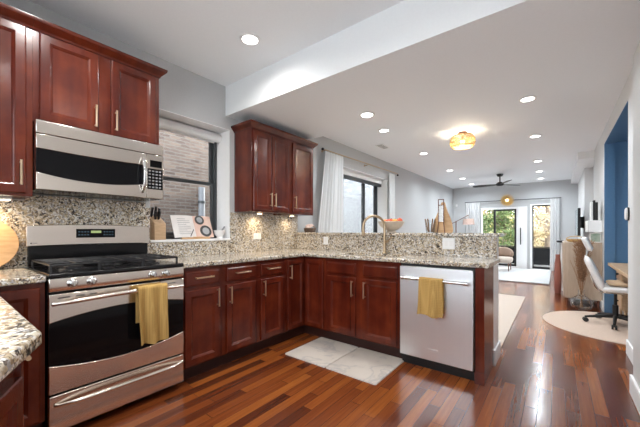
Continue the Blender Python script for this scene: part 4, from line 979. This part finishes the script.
# television
t = thing('television', 'flat television on the right wall, seen almost edge on', 'television', (3.19, 8.4, 1.07))
b = MB(); b.box(3.155, 3.20, 7.88, 9.0, 1.06, 1.61); b.build('housing', M['matblack'], t, bevel=.004)
b = MB(); b.box(3.1535, 3.1548, 7.89, 8.99, 1.075, 1.60); b.build('screen', M['tv'], t, smooth=False)
b = MB(); b.box(3.20, 3.2895, 8.55, 8.85, 1.22, 1.46); b.build('wall_bracket', M['matblack'], t, smooth=False)
# side table, copper vase
t = thing('side_table', 'slim pedestal side table with a small black top beside the sideboard', 'table', (2.80, 7.3, 0))
b = MB(); b.lathe([(.085, .93), (.10, .945), (.10, .965), (.08, .975)], (2.925, 7.6, 0)); b.build('tabletop', M['matblack'], t)
b = MB(); b.lathe([(.09, .0008), (.09, .015), (.045, .03), (.035, .93)], (2.925, 7.6, 0)); b.build('pedestal', M['whitecer'], t)
b = MB(); b.lathe([(.04, .0008), (.05, .02), (.058, .30), (.048, .55), (.034, .66), (.034, .72), (.028, .72), (.028, .66), (.002, .65)], (2.845, 7.2, 0), 24); o = b.build('floor_vase', M['copper']); tag(o, 'tall slim red-brown floor vase left of the sideboard', 'vase')
# glass vase with pampas
vx, vy = 3.115, 5.86
t = thing('glass_vase', 'round clear glass floor vase beside the round rug', 'vase', (vx, vy, 0))
b = MB(); b.lathe([(.07, .0125), (.12, .04), (.135, .10), (.115, .165), (.05, .215), (.036, .26), (.042, .30), (.038, .30), (.031, .26), (.045, .21), (.108, .162), (.127, .10), (.112, .045), (.002, .02)], (vx, vy, 0), 36); b.build('vessel', M['clear'], t)
t2 = thing('pampas_grass', 'bunch of dried brown pampas grass standing in the glass vase', 'dried plant', (vx, vy, .03))
b = MB()
for i in range(16):
    a = random.uniform(-PI, PI); r = random.uniform(.03, .15); h = random.uniform(.62, .98); q = Vector((math.cos(a), .5 * math.sin(a), 0))
    P = [Vector((vx, vy, .04)) - q * .02, Vector((vx, vy, .28)) + q * .012, Vector((vx, vy, .28 + (h - .28) * .5)) + q * r * .45, Vector((vx, vy, h)) + q * r]
    if P[-1].y > 6.05: P[-1].y = 6.05
    b.tube(P, .003, 5)
b.build('stems', M['pampas'], t2)
b = MB()
for i in range(1500):
    a = random.uniform(-PI, PI); z = random.uniform(.42, 1.0); k = (z - .28) / .7; r = random.uniform(.0, .115) * max(.12, k); q = Vector((math.cos(a), .5 * math.sin(a), 0))
    p = Vector((vx + .02 * k, vy, z)) + q * r; d_ = (q * .6 + Vector((random.uniform(-.3, .3), random.uniform(-.3, .3), .8))).normalized() * random.uniform(.03, .07)
    s_ = d_.cross(Vector((random.random(), random.random(), 0)) + Vector((.01, 0, 0))).normalized() * .006; b.bm.faces.new([b.bm.verts.new(x) for x in (p - s_, p + s_, p + d_)])
o = b.build('plumes', M['pampas'], t2, smooth=False)
# desk in alcove
t = thing('desk', 'wooden desk with drawers built into the blue alcove', 'desk', (3.9, 5.0, 0))
b = MB(); b.box(3.52, 4.10, 4.04, 5.92, .675, .712); b.box(3.40, 3.52, 4.10, 5.90, .675, .712); b.build('desktop', M['brownwood'], t, bevel=.003)
for (y0, y1, tag_) in ((5.45, 5.90, 0), (4.08, 4.45, 1)):
    b = MB(); b.box(3.50, 4.08, y0, y1, .13, .674); b.build('pedestal', M['brownwood'], t, bevel=.003)
    for k in range(3):
        b = MB(); drawer_mesh(b, (lambda k, y0: (lambda u, v, n: (3.50 - n, y0 + .01 + u, .14 + k * .178 + v)))(k, y0), y1 - y0 - .02, .168, .016); d_ = b.build('drawer', M['brownwood'], t, angle=20)
        b = MB(); b.tube([(3.485, (y0 + y1) / 2, .225 + k * .178), (3.462, (y0 + y1) / 2, .225 + k * .178)], [.008, .014], 12); b.build('knob', M['matblack'], d_)
    for (x, y) in ((3.53, y0 + .03), (3.53, y1 - .03), (4.05, y0 + .03), (4.05, y1 - .03)): b = MB(); b.tube([(x, y, .0125), (x, y, .13)], [.012, .018], 8); b.build('leg', M['brownwood'], t)
# desk chair facing +X
chx, chy = 3.40, 5.17
t = thing('desk_chair', 'white high-back desk chair with a black star base on the round rug', 'chair', (chx, chy, .012))
for i in range(5):
    a = math.radians(190 + 72 * i); q = Vector((math.cos(a), math.sin(a), 0)); c_ = Vector((chx, chy, 0)); b = MB()
    b.tube([c_ + Vector((0, 0, .115)), c_ + q * .15 + Vector((0, 0, .10)), c_ + q * .29 + Vector((0, 0, .075))], [.024, .018, .013], 10); lg = b.build('star_leg', M['matblack'], t)
    b = MB(); w = Vector((-q.y, q.x, 0)); e_ = c_ + q * .285
    for sg in (-1, 1): b.tube([e_ + w * (.006 * sg) + Vector((0, 0, .040)), e_ + w * (.024 * sg) + Vector((0, 0, .040))], .027, 16)
    b.tube([e_ + Vector((0, 0, .04)), e_ + Vector((0, 0, .085))], .008, 8); b.build('caster', M['matblack'], lg)
b = MB(); b.tube([(chx, chy, .10), (chx, chy, .25), (chx, chy, .251), (chx, chy, .40)], [.028, .028, .016, .016], 16); b.build('gas_column', M['matblack'], t)
b = MB(); b.box(chx - .12, chx + .12, chy - .09, chy + .09, .395, .425); b.build('seat_plate', M['chrome'], t, bevel=.008)
b = MB(); b.loft([[(x, y, z) for x, y in roundrect(chx - .15 + i, chx + .28 - i, chy - .25 + i, chy + .25 - i, .09)] for z, i in ((.426, .03), (.44, .005), (.475, 0), (.495, .03))]); b.build('seat', M['leather'], t, sub=1)
def pad(A, D, ln, hw, th, name, m):
    A = Vector(A); D = Vector(D).normalized(); Nn = Vector((D.z, 0, -D.x)); b = MB(); R_ = []
    for k in range(11):
        s_ = k / 10; c_ = A + D * ln * s_; ed = math.sqrt(max(0, 1 - (2 * s_ - 1) ** 6)) * .8 + .2; h_ = hw * (.7 + .3 * ed); q_ = th * ed
        R_.append([c_ + Vector((0, h_ * math.cos(2 * PI * i / 20), 0)) + Nn * (q_ * (abs(math.sin(2 * PI * i / 20)) ** .6) * (1 if math.sin(2 * PI * i / 20) >= 0 else -1)) for i in range(20)])
    b.loft(R_); return b.build(name, m, t, angle=60)
pad((chx - .105, chy, .415), (-.37, 0, .93), .455, .21, .042, 'backrest', M['leather'])
pad((chx - .225, chy, .905), (-.38, 0, .92), .19, .13, .034, 'headrest', M['leather'])
for sg in (-.05, .05): b = MB(); b.tube([(chx - .275, chy + sg, .78), (chx - .255, chy + sg, .94)], .008, 8); b.build('headrest_post', M['chrome'], t)
b = MB(); b.tube([(chx + .0, chy, .405), (chx - .14, chy, .395), (chx - .18, chy, .46), (chx - .225, chy, .60)], .014, 10); b.build('back_support', M['chrome'], t)
b = MB(); b.loft([[(x, y, z) for x, y in roundrect(chx - .08 + i, chx + .22 - i, chy - .18 + i, chy + .18 - i, .06)] for z, i in ((.4965, .02), (.505, 0), (.53, 0), (.545, .03))]); o = b.build('seat_cushion', M['tan'], sub=1); tag(o, 'tan cushion lying on the seat of the white desk chair', 'cushion')

# ------------------------------------------------------------------ outside
b = MB(); b.box(-2.6, -1.75, -2.5, 5.6, -1.0, 5.2); o = b.build('brick_house', M['brick'], org=(-1.75, 0, 0), smooth=False); tag(o, 'neighbouring brick house wall outside the kitchen window', 'building')
b = MB(); b.box(-3.4, -2.3, 5.65, 14, -1.0, 4.6); o = b.build('grey_house', M['stucco'], org=(-2.3, 5.6, 0), smooth=False); tag(o, 'grey rendered house wall outside the living room window', 'building')
t = thing('downpipe', 'grey pipe running up the brick wall outside the kitchen window', 'pipe', (-1.69, 2.72, -1.0))
b = MB(); b.tube([(-1.69, 2.72, -1.0), (-1.69, 2.72, 1.86)], .05, 16); b.build('pipe', M['zinc'], t)
for z in (.4, 1.6): b = MB(); b.tube([(-1.69, 2.72, z), (-1.69, 2.72, z + .04)], .058, 16); b.build('clamp', M['frameD'], t)
b = MB(); b.box(-20, 25, -25, 45, -1.3, -1.0); o = b.build('ground', M['grass'], smooth=False); struct(o)
b = MB(); b.box(-.5, 5, 11.281, 13.2, -.14, -.03); o = b.build('deck', M['deck'], smooth=False); struct(o)
b = MB(); b.box(-12, 14, -18, -.66, -.9995, -.6); o = b.build('added_bounce_slab', M['bounce_pale'], smooth=False); struct(o)  # unseen slab added as a reflector, bounces daylight up to the ceiling
b = MB(); b.sheet(lambda u, v: ((-14 + 30 * u, 22 + 16 * v, -1.2 + 4.3 * v ** 1.2 + .5 * math.sin(9 * u) * v), (0, -.3, 1)), 24, 12, .3); o = b.build('hillside', M['grass']); struct(o)
t = thing('deck_railing', 'solid black deck railing outside the far glazed doors', 'railing', (2, 13.1, 0))
for k in range(5): b = MB(); b.box(-.4, 4.9, 13.05, 13.08, -.02 + k * .118, -.02 + k * .118 + .1175); b.build('board', M['rail'], t, smooth=False)
for x in (-.3, 1.2, 2.7, 4.2): b = MB(); b.box(x, x + .08, 13.081, 13.16, -.029, .58); b.build('post', M['rail'], t, smooth=False)
b = MB(); b.box(-.4, 4.9, 13.03, 13.17, .581, .61); b.build('cap_rail', M['rail'], t, bevel=.004)
def tree(x, y, h, r, mt, label, nleaf, zc):
    t = thing('tree', label, 'tree', (x, y, -1.0), 'trees beyond the deck')
    b = MB(); b.tube([(x, y, -1.0), (x + .05, y, h * .4), (x - .05, y, h * .9)], [.11, .08, .03], 8)
    for i in range(16):
        z = random.uniform(.2, h * .85); a = random.uniform(0, 2 * PI); L2 = random.uniform(.7, 1.6); p = Vector((x, y, z)); q = Vector((math.cos(a), math.sin(a), random.uniform(.3, .9)))
        b.tube([p, p + q * L2 * .5, p + q * L2 + Vector((random.uniform(-.2, .2), 0, .2))], [.035, .02, .008], 5)
    b.build('trunk', M['bark'], t)
    b = MB()
    for i in range(nleaf):
        while 1:
            d_ = Vector((random.uniform(-1, 1), random.uniform(-1, 1), random.uniform(-1, 1)))
            if d_.length < 1: break
        p = Vector((x, y, zc)) + Vector((d_.x * r, d_.y * r, d_.z * (h * .5)))
        if noise.noise(p * 1.3) < -.08: continue
        u = Vector((random.uniform(-1, 1), random.uniform(-1, 1), random.uniform(-1, 1))).normalized(); w = u.orthogonal().normalized(); s_ = random.uniform(.045, .085)
        b.bm.faces.new([b.bm.verts.new(v) for v in (p - u * s_, p + w * s_ * .6, p + u * s_, p - w * s_ * .6)])
    b.build('foliage', M[mt], t, smooth=False)
tree(-1.6, 15.6, 3.6, 1.2, 'leafA', 'yellow-green tree behind the left pane of the far sliding door', 4200, 1.5)
tree(.75, 17.4, 3.6, 1.05, 'leafB', 'dark green tree in the middle of the far sliding door', 6500, 1.2)
tree(-.9, 22.0, 5.2, 2.0, 'leafA', 'tall yellow-green tree behind the dark green one', 7000, 1.9)
tree(2.5, 15.0, 4.2, .75, 'leafC', 'sparse tan tree beyond the right-hand far door', 2400, 1.7)
tree(3.0, 20.0, 5.0, 1.7, 'leafC', 'pale bare-branched tree furthest beyond the deck', 6000, 1.8)
tree(1.2, 26.0, 6.2, 2.3, 'leafA', 'yellow tree furthest back beyond the deck', 7000, 2.2)

# tidy helper properties
for o in list(bpy.data.objects):
    if '_org' in o: del o['_org']
    if o.get('kind') == 'structure':
        for k in ('label', 'category'):
            if k in o: del o[k]
